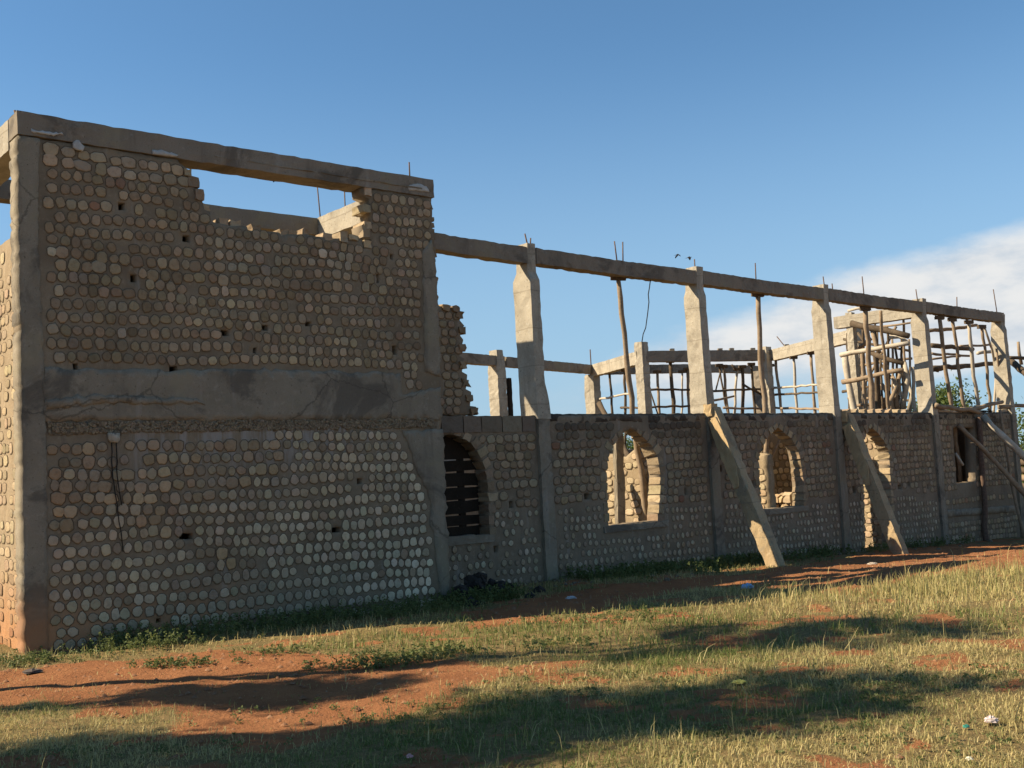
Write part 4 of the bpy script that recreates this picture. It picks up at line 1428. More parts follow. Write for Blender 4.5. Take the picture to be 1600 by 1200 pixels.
for i, (a, b, r, m, lab) in enumerate(lst):
    pole([k2(*a, -1 + .3 * i), k2(*b, -1 + .3 * i)], r * .6, r * .78, m, lab, G2, foot=True, head=i > 4)
rl = [((1313, 555), (1420, 536), .08, BARK_PALE, 'long pale rail crossing at mid height ' + W4p), ((1316, 597), (1411, 578), .08, BARK, 'lower long rail crossing ' + W4p), ((1330, 505), (1420, 525), .11, BARK_DARK, 'dark heavy rail sloping below the white cross beam'), ((1360, 551), (1411, 568), .085, BARK_DARK, 'short dark rail sloping below the pale mid rail'), ((1336, 634), (1362, 632), .05, BARK, 'short rail low down behind the thick prop'), ((1380, 510), (1425, 504), .035, BARK, 'thin stick lying above the dark heavy rail'), ((1325, 486), (1352, 481), .05, BARK_PALE, 'short pale stick laid up to the ring beam ' + W4p)]
for i, (a, b, r, m, lab) in enumerate(rl):
    pole([k2(*a, -1.6 + .25 * i), k2((a[0] + b[0]) / 2, (a[1] + b[1]) / 2 - prng.uniform(-1, 1), -1.6 + .25 * i), k2(*b, -1.6 + .25 * i)], r * .75, r * .65, m, lab, G2, name='scaffold_rail', cat='rail')
cv = [([(1390, 527), (1405, 525), (1414, 530), (1418, 538)], 'bowed branch arching under the dark heavy rail'), ([(1394, 588), (1399, 602), (1396, 614), (1391, 624), (1394, 640)], 'bowed branch at the heart of the thicket'), ([(1408, 578), (1402, 596), (1406, 608), (1398, 618), (1402, 640)], 'twisted branch right of the thicket heart'), ([(1413, 566), (1419, 590), (1416, 616), (1408, 642)], 'long bent branch beside the fourth nave column'), ([(1362, 515), (1369, 540), (1374, 552)], 'short bent branch left under the dark heavy rail'), ([(1340, 545), (1352, 538), (1360, 528)], 'crooked dark branch over the mid rail'), ([(1398, 600), (1409, 620), (1404, 642)], 'forked low branch in the thicket')]
cv += [([(1330, 600), (1338, 590), (1352, 588), (1362, 596)], 'curved branch low at the left of the thicket'), ([(1378, 600), (1386, 616), (1380, 640)], 'bent dark branch low in the middle of the thicket'), ([(1416, 600), (1424, 615), (1420, 642)], 'bent branch touching the fourth nave column foot')]
for i, (ps, lab) in enumerate(cv):
    pole([k2(x, y, -.6 + .2 * i) for x, y in ps], .05, .06, BARK if i % 3 else BARK_PALE, lab, G2, name='bent_branch', cat='branch', wob=.015)
ext_lst = [(1324, 520, 1327, 646, 'd'), (1348, 508, 1350, 646, 'd'), (1370, 512, 1373, 646, 'b'), (1386, 508, 1391, 646, 'd'), (1394, 530, 1396, 646, 'b'), (1408, 520, 1412, 646, 'd'), (1341, 560, 1345, 646, 'b'), (1357, 520, 1360, 646, 'd'), (1376, 560, 1379, 646, 'd'), (1398, 540, 1402, 600, 'd'), (1420, 530, 1422, 646, 'b')]
for i, (x0, y0, x1, y1, m) in enumerate(ext_lst):
    pole([k2(x0, y0, 1.5), k2(x1, y1, 1.5)], .03, .042, BARK if m == 'b' else BARK_DARK, '%s rear upright from the left, deep in the fourth bay thicket' % ORD[i], G2, foot=True)

more = [(1318, 530, 1420, 548, 'd'), (1320, 575, 1425, 560, 'b'), (1316, 612, 1420, 600, 'd'), (1325, 622, 1424, 626, 'b'), (1340, 520, 1400, 600, 'd'), (1400, 510, 1345, 610, 'b')]
for i, (x0, y0, x1, y1, m) in enumerate(more):
    pole([k2(x0, y0, 2.2), k2((x0 + x1) / 2, (y0 + y1) / 2 + prng.uniform(-2, 2), 2.2), k2(x1, y1, 2.2)], .038, .034, BARK if m == 'b' else BARK_DARK, ('uppermost', 'second', 'third', 'lowest', 'steep down-right', 'steep down-left')[i] + ' rear rail deep in the fourth bay thicket', G2, name='scaffold_rail', cat='rail')
# bay 5
G3 = 'props under the ring beam of the last bay'
W5p = 'prop from the left under the ring beam of the last bay'
lst = [([(1468, 498), (1476, 560), (1487, 640)], .075, BARK), ([(1488, 501), (1495, 550), (1507, 640)], .065, BARK), ([(1514, 505), (1520, 570), (1529, 640)], .07, BARK_PALE), ([(1534, 512), (1540, 560), (1548, 640)], .06, BARK), ([(1538, 512), (1550, 548), (1556, 580), (1553, 640)], .05, BARK_PALE), ([(1557, 545), (1562, 590), (1561, 640)], .045, BARK)]
for i, (ps, r, m) in enumerate(lst):
    pole([fp(x, y, .12 + .12 * j) for j, (x, y) in enumerate(ps)], r * .62, r * .8, m, '%s %s' % (ORD[i], W5p), G3, head=i < 4, foot=True)
rl = [((1450, 517), (1526, 508), .07, BARK, 'topmost rail behind the props of the last bay'), ((1456, 540), (1520, 546), .09, BARK_DARK, 'dark bowed rail in the upper part of the last bay'), ((1500, 541), (1550, 538), .05, BARK, 'pale thin rail above the dark bowed one'), ((1528, 552), (1572, 546), .075, BARK_PALE, 'short pale rail reaching the corner column'), ((1456, 552), (1518, 556), .05, BARK, 'thin rail below the dark bowed one'), ((1457, 561), (1500, 557), .045, BARK, 'thinnest rail in the middle of the last bay'), ((1456, 575), (1562, 567), .11, BARK_DARK, 'heavy dark timber across the last bay'), ((1455, 580), (1466, 580), .06, BARK_DARK, 'stub end of timber poking out beside the fourth nave column')]
for i, (a, b, r, m, lab) in enumerate(rl):
    n = .6 + .3 * i
    pole([fp(*a, n), fp((a[0] + b[0]) / 2, (a[1] + b[1]) / 2 + prng.uniform(-1.5, 1.5), n), fp(*b, n)], r * .72, r * .6, m, lab, G3, name='scaffold_rail', cat='rail')
G4 = 'poles laid along the top of the last bay wall'
rl = [([(1462, 633), (1490, 638), (1512, 640), (1531, 645)], .06, BARK, 'crooked pole lying on the wall top of the last bay, left end'), ([(1502, 640), (1535, 637), (1566, 628)], .06, BARK, 'pole rising to the right along the wall top to the corner column'), ([(1562, 636), (1580, 635), (1612, 633)], .06, BARK, 'pole jutting out past the end of the building at wall-top height'), ([(1465, 641), (1500, 645)], .05, BARK_PALE, 'short pale pole lying lowest on the wall top'), ([(1560, 643), (1582, 640)], .055, BARK_PALE, 'white stick lying before the corner column foot')]
for i, (ps, r, m, lab) in enumerate(rl):
    pole([fp(x, y, -.10 + .05 * i) for x, y in ps], r, r * .8, m, lab, G4, name='scaffold_rail', cat='rail')
pole([fp(1578, 562, .3), fp(1606, 586, -.6)], .09, .08, BARK_DARK, 'dark timber slanting down past the corner column top', None)
pole([fp(1578, 559, .2), fp(1612, 561, .2)], .05, .05, BARK_DARK, 'dark level timber sticking out beyond the corner column', None)
pole([fp(1591, 534, .4), fp(1596, 570, .4)], .04, .045, BARK, 'short upright stick at the far right above the jutting timber', None, foot=False)
# leaning poles at the end
g1 = FN.w(UE + 1.6, -.9, 0)
pole([fp(1536, 650, -.12), fp(1566, 684, -.5), fp(1604, 716, -.9)], .085, .10, BARK_PALE, 'thick white peeled log leaning down from the last bay', 'poles leaning at the end of the nave', foot=True)
pole([fp(1498, 664, -.06), fp(1540, 706, -.35), fp(1602, 772, -.9)], .05, .07, BARK, 'crooked brown branch leaning across the square window', 'poles leaning at the end of the nave', foot=True)
pole([fp(1562, 640, -.15), fp(1580, 744, -.25), fp(1596, 825, -.35)], .035, .04, BARK, 'thin stick leaning on the corner of the nave', 'poles leaning at the end of the nave', foot=True)
pole([fp(1529, 652, -.09), fp(1536, 750, -.10), fp(1541, 842, -.11)], .065, .07, STEEL, 'dark rusty upright post right of the square window', None, name='post', cat='post', foot=True)
pole([fp(1493, 708, .05), fp(1505, 727, -.05)], .03, .03, BARK_PALE, 'short pale stick across the square window', None)
# deck of boards over the last bay
dk = empty('timber_deck', FN.w(CS + 3 * SP + .4, .3, ZW + .06), FN.rot)
tag(dk, 'rough deck of boards laid over the last bay behind the wall top', 'deck')
for i in range(12):
    block('plank', [((.3 * i, 0, rng.uniform(-.02, .02)), (.13, 0, 0), (0, 0, .015)), ((.3 * i, 1.45, rng.uniform(-.02, .02)), (.13, 0, 0), (0, 0, .015))], PLANK, dk, step=.5, div=1, jit=.006, seed=960 + i)

# ================================================================== RUBBLE, TIMBER STACK
g = ground(752, 938)
rh = empty('rubble_heap', g)
tag(rh, 'black heap of burnt rubble at the foot of the shuttered window', 'rubble heap')
uh, nh_ = FN.loc(g[0], g[1])
for i in range(46):
    uo, no = rng.gauss(0, .42), rng.gauss(0, .20)
    hgt = max(0.0, .30 * math.exp(-(uo / .5) ** 2 - (no / .3) ** 2)) * rng.random()
    w = np.array([FN.d[0] * uo + FN.b[0] * no, FN.d[1] * uo + FN.b[1] * no, hgt + .02])
    s = rng.uniform(.04, .10)
    block('rock', [((w[0] - s, w[1], w[2]), (0, s * .7, 0), (0, 0, s * .5)), ((w[0], w[1], w[2]), (0, s, 0), (0, 0, s * .9)), ((w[0] + s, w[1], w[2]), (0, s * .6, 0), (0, 0, s * .5))], CHAR, rh, step=.2, div=2, jit=.016, seed=1000 + i)
pt = FN.w(UE + 2.6, 1.2, 0)
ts = empty('timber_stack', (pt[0], pt[1], float(gz(pt[0], pt[1]))), FN.rot)
tag(ts, 'stack of dark timbers beyond the end of the nave', 'timber stack')
for i in range(10):
    zz = .12 + .22 * i
    tube('log', [(-.4, -1.0 + .1 * (i % 3), zz), (.3, 1.4, zz + .05)], .10, .09, BARK_DARK if i % 3 else BARK, ts, seg=.5)

rgx = np.random.default_rng(91)
V, F = [], []
nb = 0
for k in range(170):
    if k < 110:
        w = FN.w(rgx.uniform(.3, 4.5), -abs(rgx.normal(.35, .35)) - .08, 0)
    else:
        w = FN.w(rgx.uniform(4.5, 17), -abs(rgx.normal(.3, .4)) - .1, 0)
    sc = .012 + .05 * rgx.random() ** 3
    o6 = np.array([[1, 0, 0], [0, 1, 0], [-1, 0, 0], [0, -1, 0], [0, 0, .8], [.6, .6, .5], [-.6, .5, .5], [-.5, -.6, .5], [.6, -.5, .55]]) * rgx.uniform(.7, 1.2, (9, 1)) * sc
    fc = np.array([[0, 1, 5], [1, 2, 6], [2, 3, 7], [3, 0, 8], [5, 1, 6], [6, 2, 7], [7, 3, 8], [8, 0, 5], [5, 6, 4], [6, 7, 4], [7, 8, 4], [8, 5, 4]])
    V.append(o6 + np.array([w[0], w[1], float(gz(w[0], w[1]))]))
    F.append(fc + nb)
    nb += 9
tag(link('rubble', np_mesh('rubble', np.concatenate(V), np.concatenate(F)), None, rough_mat('rubble_stone', (.20, .155, .10), (.13, .10, .07), (.30, .25, .18), s1=9, s2=25)), kind='stuff')

# ================================================================== TREES
def leaf_mat(name, c1, c2, c3):
    m, t, p = newmat(name)
    a = N(t, 'ShaderNodeAttribute', attribute_name='Col')
    s = N(t, 'ShaderNodeSeparateColor')
    t.links.new(a.outputs['Color'], s.inputs[0])
    col = mixc(t, s.outputs[0], c1, c2)
    col = mixc(t, M(t, 'MULTIPLY', s.outputs[1], 0.6), col, c3)
    t.links.new(col, p.inputs['Base Color'])
    p.inputs['Roughness'].default_value = .6
    p.inputs['Specular IOR Level'].default_value = .2
    tr = N(t, 'ShaderNodeBsdfTranslucent')
    t.links.new(col, tr.inputs[0])
    mx = N(t, 'ShaderNodeMixShader', ins={0: .35})
    t.links.new(p.outputs[0], mx.inputs[1])
    t.links.new(tr.outputs[0], mx.inputs[2])
    t.links.new(mx.outputs[0], t.nodes['Material Output'].inputs[0])
    return m


LEAF = leaf_mat('tree_leaf', (0.045, 0.085, 0.022), (0.11, 0.155, 0.04), (0.16, 0.17, 0.05))
WEED = leaf_mat('weed_leaf', (0.065, 0.105, 0.030), (0.16, 0.185, 0.06), (0.30, 0.26, 0.12))
GRASS = leaf_mat('grass_blade', (0.115, 0.160, 0.038), (0.49, 0.395, 0.165), (0.58, 0.48, 0.26))


def quads(C, A_, B_, col):
    """leaf shaped quads: centre, long half axis, short half axis"""
    n = len(C)
    v = np.stack([C - A_, C + B_, C + A_, C - B_], 1).reshape(-1, 3)
    i = np.arange(n) * 4
    tr = np.concatenate([np.stack([i, i + 1, i + 2], 1), np.stack([i, i + 2, i + 3], 1)])
    return v, tr, np.repeat(col, 4, 0)


def unit(v):
    return v / (np.linalg.norm(v, axis=-1, keepdims=True) + 1e-9)


def tree(name, label, base, cz, rx, ry, rz, nclump, nleaf, size, group=None, spread=.34, rot=0.0, seed=0, trunk_r=.16):
    g = np.random.default_rng(seed + 40)
    root = empty(name, base)
    tag(root, label, 'tree', group)
    d = unit(g.normal(size=(nclump, 3)))
    r = g.random((nclump, 1)) ** .45
    cl = d * r * np.array([rx, ry, rz])
    c_, s_ = math.cos(rot), math.sin(rot)
    cl = np.stack([cl[:, 0] * c_ - cl[:, 1] * s_, cl[:, 0] * s_ + cl[:, 1] * c_, cl[:, 2] + cz], 1)
    C = np.repeat(cl, nleaf, 0) + g.normal(size=(nclump * nleaf, 3)) * spread * np.array([1, 1, .7])
    A_ = unit(g.normal(size=C.shape) + np.array([0, 0, -.4])) * size * g.uniform(.6, 1.2, (len(C), 1))
    B_ = unit(np.cross(A_, g.normal(size=C.shape))) * size * .42
    col = np.stack([np.repeat(g.random(nclump), nleaf) * .6 + g.random(len(C)) * .4, g.random(len(C)) ** 3, np.zeros(len(C))], 1)
    v, tr, cc = quads(C, A_, B_, col)
    link('crown', np_mesh('crown', v, tr, cc), root, LEAF)
    V, F = [], []

    def add(pts, r0, r1, wob=.03):
        v_, f_ = tube_geo(pts, r0, r1, sides=7, jit=.1, seg=.4, rng=prng, wob=wob)
        F.extend([tuple(i + len(V) for i in q_) for q_ in f_])
        V.extend(v_)
    top = (0, 0, cz - rz * .2)
    add([(0, 0, -.2), (.05 * trunk_r, 0, cz * .4), top], trunk_r, trunk_r * .45)
    for k in range(min(10, nclump)):
        e = cl[k]
        st = np.array([0, 0, cz * (.35 + .4 * g.random())])
        add([st, st + (e - st) * .5 + np.array([0, 0, .1]), e], trunk_r * .4, trunk_r * .1, .04)
    me = mesh('trunk', V, F)
    me.polygons.foreach_set('use_smooth', [True] * len(me.polygons))
    link('trunk', me, root, TRUNK)
    return root


def gpos(p):
    return (p[0], p[1], float(gz(p[0], p[1])))


# trees seen past the building
c = on_plane(1478, 632, at_z(1400, 590, 5.0), at_z(1560, 590, 5.0))
dist_pt = lambda px, dist: (np.array([(px - 800) / FPX * dist, dist]))
p = dist_pt(1474, 62)
tree('broadleaf_tree', 'dark green tree showing between the props of the last bay', gpos(p), 4.0, 1.7, 1.7, 2.2, 120, 130, .12, 'trees beyond the building', spread=.45, seed=1)
p = dist_pt(984, 55)
tree('broadleaf_tree', 'green tree top glimpsed through the arch of the first open window', gpos(p), 2.9, 1.7, 1.5, 1.15, 60, 100, .09, 'trees beyond the building', spread=.4, seed=2)
p = dist_pt(1652, 44)
tree('broadleaf_tree', 'bushy green tree beyond the right end of the building', gpos(p), 1.7, 2.6, 2.6, 2.6, 140, 120, .09, 'trees beyond the building', spread=.4, seed=3)
p = dist_pt(1322, 60)
tree('broadleaf_tree', 'low green tree showing behind the third nave column', gpos(p), 2.7, 1.4, 1.5, 1.5, 50, 90, .09, 'trees beyond the building', spread=.4, seed=4)
# trees left of the view whose shade falls on the grass
SL = 1 / math.tan(SUN_EL)
for i, (gx, gy, h, rx, ry, rz, lab) in enumerate((
        (1290, 985, 8.2, 1.75, .62, .35, 'tall flat crowned tree standing nearest the front block'),
        (1190, 1092, 7.6, 1.9, .50, .35, 'flat crowned tree second from the front block'),
        (880, 1145, 7.4, 1.5, .40, .40, 'flat crowned tree in the middle of the row left of the building'),
        (560, 1172, 6.8, 1.9, .62, .40, 'flat crowned tree with the broadest crown left of the building'),
        (200, 1180, 6.0, 2.1, .50, .35, 'shorter flat crowned tree left of the yard'),
        (420, 1085, 7.2, .75, .30, .25, 'thin crowned tree left of the building'))):
    G_ = ground(gx, gy)
    x, y = G_[0] - math.sin(SUN_HEAD) * h * SL, G_[1] - math.cos(SUN_HEAD) * h * SL
    tree('flat_topped_tree', lab, gpos((x, y)), h, rx * 1.2, ry * 1.35, rz, 22, 75, .10, 'trees left of the building', spread=.16, rot=rad(5), seed=10 + i, trunk_r=.10)

# ================================================================== GRASS AND WEEDS
def seen(P, marg=60):
    d = np.concatenate([P, gz(P[:, 0], P[:, 1])[:, None] - EYE], 1)
    w = d @ _F
    x = 800 + FPX * (d @ CR) / np.maximum(w, .1)
    y = 600 - FPX * (d @ CU) / np.maximum(w, .1)
    return (w > 1) & (x > -marg * 3) & (x < 1600 + marg * 3) & (y < 1200 + marg * 4)


def blades(name, n, lo, hi, hmin, hmax, width, keep, straw, seed, tall=1.0, lean=.9, lying=.0):
    g = np.random.default_rng(seed)
    P = np.stack([g.uniform(lo[0], hi[0], n), g.uniform(lo[1], hi[1], n)], 1)
    # gather into tufts
    T = np.stack([g.uniform(lo[0], hi[0], n // 9), g.uniform(lo[1], hi[1], n // 9)], 1)
    P = np.where(g.random((n, 1)) < .55, T[g.integers(0, len(T), n)] + g.normal(0, .03, (n, 2)), P)
    k = seen(P)
    P = P[k]
    P = P[g.random(len(P)) < keep(P)]
    n = len(P)
    z = gz(P[:, 0], P[:, 1])
    lie = g.random(n) < lying
    hf = .55 + .9 * fbm(P[:, 0] * 1.4, P[:, 1] * 1.4, 23)
    h = (hmin + (hmax - hmin) * g.random(n) ** 2.2) * hf * tall
    h0 = h
    h = np.where(lie, h * .28, h)
    a = g.uniform(0, 2 * np.pi, n)
    L = np.where(lie, h0 * g.uniform(.7, 1.5, n), h * lean * g.random(n) * 1.2)
    b = a + g.normal(0, .6, n)
    w = width * g.uniform(.6, 1.3, n)
    base = np.concatenate([P, (z - .008)[:, None]], 1)
    dr = np.stack([np.cos(a), np.sin(a), np.zeros(n)], 1)
    pr = np.stack([np.cos(b + 1.57), np.sin(b + 1.57), np.zeros(n)], 1)
    m = base + dr * (L * .35)[:, None] + np.array([0, 0, 1]) * (h * .62)[:, None]
    tp = base + dr * L[:, None] + np.array([0, 0, 1]) * (h * np.sqrt(np.clip(1 - (L / h / 1.5) ** 2, .03, 1)))[:, None]
    wv = pr * w[:, None]
    v = np.stack([base - wv, base + wv, m - wv * .75, m + wv * .75, tp], 1).reshape(-1, 3)
    i = np.arange(n) * 5
    tr = np.concatenate([np.stack([i, i + 1, i + 3], 1), np.stack([i, i + 3, i + 2], 1), np.stack([i + 2, i + 3, i + 4], 1)])
    s = np.clip(straw(P) + g.normal(0, .28, n), 0, 1)
    col = np.stack([s, g.random(n) ** 2 * s, np.zeros(n)], 1)
    o = link(name, np_mesh(name, v, tr, np.repeat(col, 5, 0)), None, GRASS)
    tag(o, kind='stuff')
    return o


def strawness(P):
    u, n = FA.loc(P[:, 0], P[:, 1])
    f = fbm(P[:, 0] * .55 + 3, P[:, 1] * .9, 51)
    return np.clip(.66 + (f - .5) * 2.8 + .12 * sst(u, 6, 11), 0.05, 1)


def keep_grass(P):
    d = dirtness(P)
    u, n = FA.loc(P[:, 0], P[:, 1])
    un, nn = FN.loc(P[:, 0], P[:, 1])
    inside = (n > -.1) & (u > -.2) & (u < 5.5) | (nn > -.08) & (un > 0)
    f = sst(fbm(P[:, 0] * 2.3, P[:, 1] * 2.3, 88), .22, .45)
    fr = np.where((u < 6.3) & (n > -1.9), .30, 1.0)
    return np.where(inside, 0, ((1 - d) ** 1.3 * (.30 + .70 * f) + .02) * fr)


blades('grass', 420000, (-5.5, 4.9), (6.0, 9.2), .012, .072, .0026, keep_grass, strawness, 1, lean=1.2, lying=.5)
blades('grass', 300000, (-7, 9.2), (13, 19), .015, .11, .0040, keep_grass, strawness, 2, lean=1.2, lying=.42)


def mound(P):
    u, n = FA.loc(P[:, 0], P[:, 1])
    return keep_grass(P) * sst(u, 5.5, 8.0) * np.exp(-((-n - 4.9) / .9) ** 2)


blades('tall_grass', 80000, (1, 9), (11, 17), .06, .24, .0040, mound, lambda P: np.full(len(P), .66), 3, lean=.6)
blades('tall_grass', 2600, (-5, 5), (7, 11), .08, .20, .0028, keep_grass, lambda P: np.full(len(P), .6), 4, lean=.7)


def leafy(name, P, hgt, nl, size, seed, straw=.2):
    """small leafy weeds: a few stems with leaves each"""
    g = np.random.default_rng(seed)
    n = len(P)
    z = gz(P[:, 0], P[:, 1])
    h = hgt * g.uniform(.35, 1.1, n)
    B_ = np.concatenate([P, z[:, None]], 1)
    t_ = g.random((n, nl, 1)) ** .7
    ln = g.normal(0, .35, (n, 1, 2))
    C = B_[:, None, :] + np.concatenate([ln * h[:, None, None] * t_ + g.normal(0, .025, (n, nl, 2)) * (1.3 - t_), h[:, None, None] * t_], 2)
    C = C.reshape(-1, 3)
    A_ = unit(g.normal(size=C.shape) * np.array([1, 1, .6])) * size * g.uniform(.5, 1.2, (len(C), 1))
    Bv = unit(np.cross(A_, g.normal(size=C.shape))) * size * .55
    col = np.stack([np.clip(np.repeat(g.random(n), nl) * .6 + g.random(len(C)) * .4, 0, 1), g.random(len(C)) ** 2 * straw * 2, np.zeros(len(C))], 1)
    v, tr, cc = quads(C, A_, Bv, np.clip(col, 0, 1))
    # stems
    s0, s1 = B_, B_ + np.concatenate([ln[:, 0] * h[:, None], h[:, None]], 1)
    wv = np.array([.0025, 0.0015, 0])
    sv = np.stack([s0 - wv, s0 + wv, s1], 1).reshape(-1, 3)
    k = np.arange(n) * 3 + len(v)
    tr = np.concatenate([tr, np.stack([k, k + 1, k + 2], 1)])
    cc = np.concatenate([cc, np.tile([.5, .4, 0], (len(sv), 1))])
    o = link(name, np_mesh(name, np.concatenate([v, sv]), tr, cc), None, WEED)
    tag(o, kind='stuff')
    return o


g = np.random.default_rng(77)


def strip(fr, n, u0, u1, s0, s1, thr=.42, sd=3):
    u = g.uniform(u0, u1, n)
    s = g.uniform(s0, s1, n)
    p = np.array([fr.w(a, -b, 0)[:2] for a, b in zip(u, s)])
    f = fbm(u * 1.6, s * 2, sd)
    return p[f > thr]


def blob(px, py, rx, ry, n):
    c = ground(px, py)
    return np.stack([c[0] + g.normal(0, rx, n), c[1] + g.normal(0, ry, n)], 1)


leafy('weeds', np.concatenate([strip(FA, 520, .6, 5.9, .02, .42, .40), strip(FA, 330, .5, 6.0, .3, 1.0, .48, 5), strip(FA, 160, .0, 5.5, .7, 1.3, .5, 6), strip(FA, 330, 2.6, 6.0, .03, .75, .38, 12)]), .19, 14, .016, 5)
leafy('weeds', np.concatenate([blob(650, 1028, .30, .12, 120), blob(440, 1020, .2, .1, 30), blob(280, 1040, .25, .06, 60), blob(25, 1040, .25, .12, 60), blob(60, 1030, .15, .08, 40), blob(220, 1010, .5, .1, 60), blob(590, 1040, .3, .1, 90), blob(860, 1010, .3, .15, 40), blob(930, 970, .5, .2, 60)]), .085, 14, .015, 6, straw=.35)
leafy('weeds', np.concatenate([strip(FN, 700, 2.6, 7.4, .02, .7, .42, 8), strip(FN, 500, 7, 16, .02, .45, .45, 9), strip(FN, 500, 2.9, 8, .5, 1.5, .5, 10), strip(FA, 300, 5.2, 6.2, -.1, .6, .3, 4)]), .20, 13, .022, 7, straw=.1)
leafy('weeds', np.concatenate([blob(1380, 1075, .5, .25, 60), blob(1130, 1140, .5, .25, 50), blob(1470, 1150, .5, .25, 50), blob(1540, 1060, .6, .25, 60), blob(980, 1070, .6, .3, 60), blob(640, 1110, .8, .25, 70), blob(180, 1175, .5, .1, 40)]), .045, 12, .012, 8, straw=.35)

def sprigs(P):
    u, n = FA.loc(P[:, 0], P[:, 1])
    un, nn = FN.loc(P[:, 0], P[:, 1])
    out = ~(((n > -.1) & (u < 5.5)) | ((nn > -.08) & (un > 0)))
    return out * sst(fbm(P[:, 0] * 2.6, P[:, 1] * 3.4, 97), .50, .66) * .55


blades('dry_grass', 46000, (-5.5, 5), (6, 12), .01, .06, .0028, sprigs, lambda P: np.full(len(P), .75), 6, lean=1.3, lying=.6)

# pebbles and clods on the bare earth
g2 = np.random.default_rng(5)
PB = np.stack([g2.uniform(-6, 10, 26000), g2.uniform(5, 22, 26000)], 1)
PB = PB[seen(PB)]
PB = PB[dirtness(PB) > .5]
un, nn = FN.loc(PB[:, 0], PB[:, 1])
ua, na = FA.loc(PB[:, 0], PB[:, 1])
PB = PB[~(((nn > -.1) & (un > 0)) | ((na > -.1) & (ua < 5.5)))][:5200]
z = gz(PB[:, 0], PB[:, 1])
s = .006 + .026 * g2.random(len(PB)) ** 4
oct_ = np.array([[1, 0, 0], [0, 1, 0], [-1, 0, 0], [0, -1, 0], [0, 0, .8], [0, 0, -.5]])
v = (np.concatenate([PB, z[:, None]], 1)[:, None, :] + oct_[None] * s[:, None, None] * g2.uniform(.6, 1.3, (len(PB), 6, 1))).reshape(-1, 3)
of = np.array([[0, 1, 4], [1, 2, 4], [2, 3, 4], [3, 0, 4]])
tr = (np.arange(len(PB))[:, None, None] * 6 + of[None]).reshape(-1, 3)
tag(link('pebbles', np_mesh('pebbles', v, tr), None, rough_mat('red_clod', (.30, .15, .075), (.20, .095, .05), (.40, .28, .18), s1=5, s2=20)), kind='stuff')

# single stalks
for i, (x0, y0, x1, y1, bend, lab) in enumerate(((1490, 1046, 1473, 966, -6, 'long dry stalk standing alone at the right of the grass'), (1318, 1018, 1341, 980, 2, 'short dry stalk leaning right over the shaded grass'), (1553, 1011, 1594, 987, 0, 'dry stalk lying low at the right edge'), (58, 1196, 72, 1146, -2, 'green stalk in the bottom left corner'), (1303, 1012, 1322, 986, 1, 'thin pale stalk left of the leaning dry one'))):
    b = ground(x0, y0)
    r_ = ray(x1, y1)
    tt = b[1] / r_[1]
    tp = np.array([r_[0] * tt, b[1], EYE + r_[2] * tt])
    m = (b + tp) / 2 + np.array([bend * .004, 0, 0])
    o = tube('grass_stalk', [(0, 0, 0), m - b, tp - b], .0035, .0016, GRASS, None, seg=.05, sides=5)
    c = o.data.color_attributes.new('Col', 'FLOAT_COLOR', 'POINT')
    c.data.foreach_set('color', np.tile([.85, .5, 0, 1], len(o.data.vertices)).astype(np.float32))
    o.location = b
    tag(o, lab, 'stalk')


# litter
def scrap(name, px, py, w, h, col, label, seed, rough=.5, cat='litter'):
    b = ground(px, py)
    rg = np.random.default_rng(seed)
    m, t, p = newmat(name + '_skin')
    k = noise(t, 30, 4, .6)
    t.links.new(mixc(t, smooth(t, k, .35, .7), col, tuple(x * .7 for x in col)), p.inputs['Base Color'])
    p.inputs['Roughness'].default_value = rough
    v, f = [], []
    n_, m_ = 7, 10
    for i in range(n_):
        ph = math.pi * .5 * i / (n_ - 1)
        for j in range(m_):
            th = 2 * math.pi * j / m_
            rr = 1 + rg.uniform(-.25, .25)
            v.append((math.cos(th) * math.cos(ph) * w * rr, math.sin(th) * math.cos(ph) * w * .7 * rr, math.sin(ph) * h * (1 + rg.uniform(-.3, .2)) - .004))
    for i in range(n_ - 1):
        for j in range(m_):
            f.append((i * m_ + j, i * m_ + (j + 1) % m_, (i + 1) * m_ + (j + 1) % m_, (i + 1) * m_ + j))
    o = link(name, mesh(name, v, f), None, m)
    o.location = b + np.array([0, 0, .02])
    tag(o, label, cat)


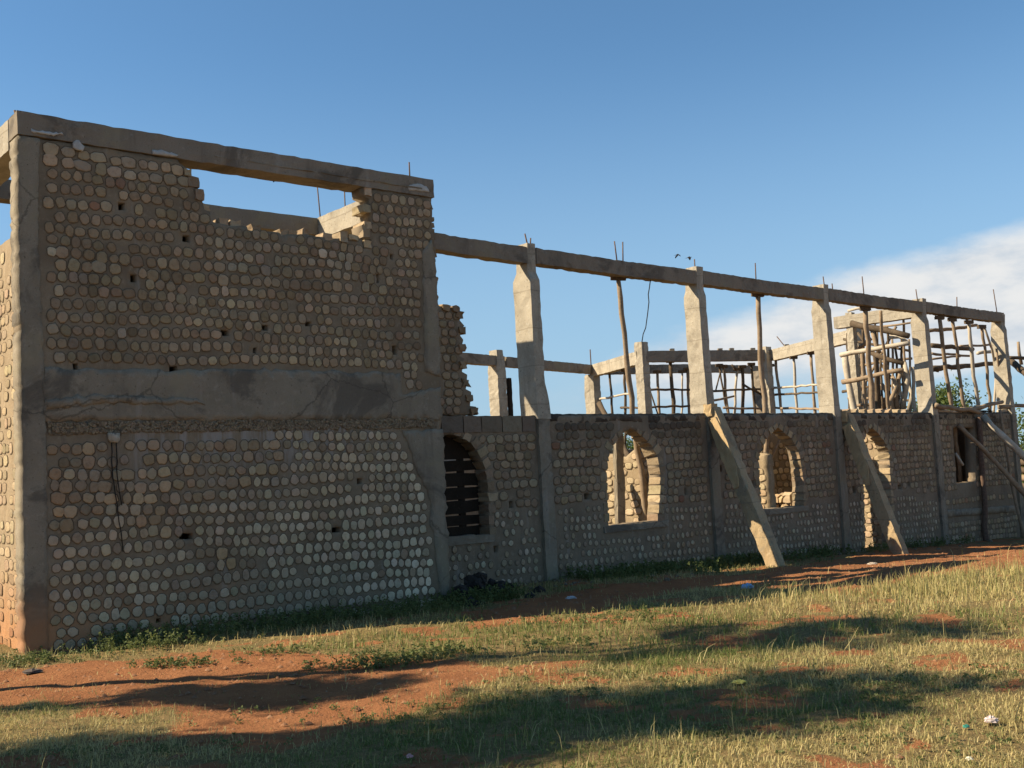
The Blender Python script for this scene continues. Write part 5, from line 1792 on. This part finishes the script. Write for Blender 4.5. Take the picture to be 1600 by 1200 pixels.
scrap('plastic_bag', 1168, 921, .075, .06, (.22, .40, .62), 'crumpled pale blue plastic bag lying on the shaded grass', 1)
scrap('paper_scrap', 1549, 1132, .042, .032, (.58, .47, .43), 'white and pink crumpled wrapper on the sunny grass, bottom right', 2)
scrap('bottle_cap', 1510, 1141, .02, .016, (.04, .26, .19), 'small green plastic cap near the white wrapper', 3)
scrap('leaf_scrap', 1155, 1070, .05, .02, (.62, .52, .10), 'yellow dead leaf on the grass', 4)
scrap('paper_scrap', 892, 937, .07, .03, (.42, .42, .42), 'grey paper scrap on the bare earth before the nave', 5)
scrap('paper_scrap', 1515, 1192, .02, .015, (.7, .66, .5), 'tiny cream scrap at the bottom edge right', 6)
scrap('paper_scrap', 1363, 883, .09, .03, (.45, .38, .3), 'pale scrap on the earth left of the doorway shore', 7)
scrap('leaf_scrap', 640, 1188, .02, .02, (.6, .3, .3), 'small pink scrap in the shaded grass, bottom middle', 8)
scrap('paper_scrap', 50, 1053, .09, .03, (.10, .075, .06), 'dark rag on the red earth near the left edge', 9, .9)

# birds
bm, t, p = newmat('dark_feathers')
p.inputs['Base Color'].default_value = (.02, .017, .016, 1)
p.inputs['Roughness'].default_value = .7
for i, (x, y, rz, dp, lab) in enumerate(((1059, 399, .4, .55, 'left one of two small dark birds flying above the ring beam'), (1077, 403, -.3, .35, 'right one of two small dark birds flying above the ring beam'))):
    d = 34.0
    r_ = ray(x, y)
    loc = np.array([r_[0] * d, r_[1] * d, EYE + r_[2] * d])
    v, f = tube_geo([(-.10, 0, 0), (-.05, 0, .008), (.0, 0, .012), (.05, 0, .010), (.085, 0, .014)], .006, .004, sides=6)
    v = [np.array([q[0], q[1] * (1 + 5 * math.exp(-(q[0] / .05) ** 2)), q[2] * (1 + 2 * math.exp(-(q[0] / .05) ** 2))]) for q in v]
    o = link('bird', mesh('bird', v, f), None, bm)
    o.location = loc
    o.rotation_euler = (0, 0, rz)
    tag(o, lab, 'bird', 'birds over the nave')
    for sgn in (-1, 1):
        w = [(.03, 0, .015), (.045, sgn * .07, .015 - dp * .03), (.0, sgn * .16, -.02 - dp * .10), (-.03, sgn * .12, -dp * .06), (-.035, 0, .012)]
        vv = [np.array(q) for q in w] + [np.array(q) + np.array([0, 0, .004]) for q in w]
        ff = [(0, 1, 2, 3, 4), (9, 8, 7, 6, 5)] + [(i_, (i_ + 1) % 5, 5 + (i_ + 1) % 5, 5 + i_) for i_ in range(5)]
        link('wing', mesh('wing', vv, ff), o, bm)
    link('tail', mesh('tail', [(-.09, -.008, 0), (-.09, .008, 0), (-.14, .022, 0), (-.125, 0, .002), (-.14, -.022, 0), (-.09, 0, .006)], [(0, 1, 2, 3, 4), (0, 5, 1), (1, 5, 3, 2), (0, 4, 3, 5)]), o, bm)
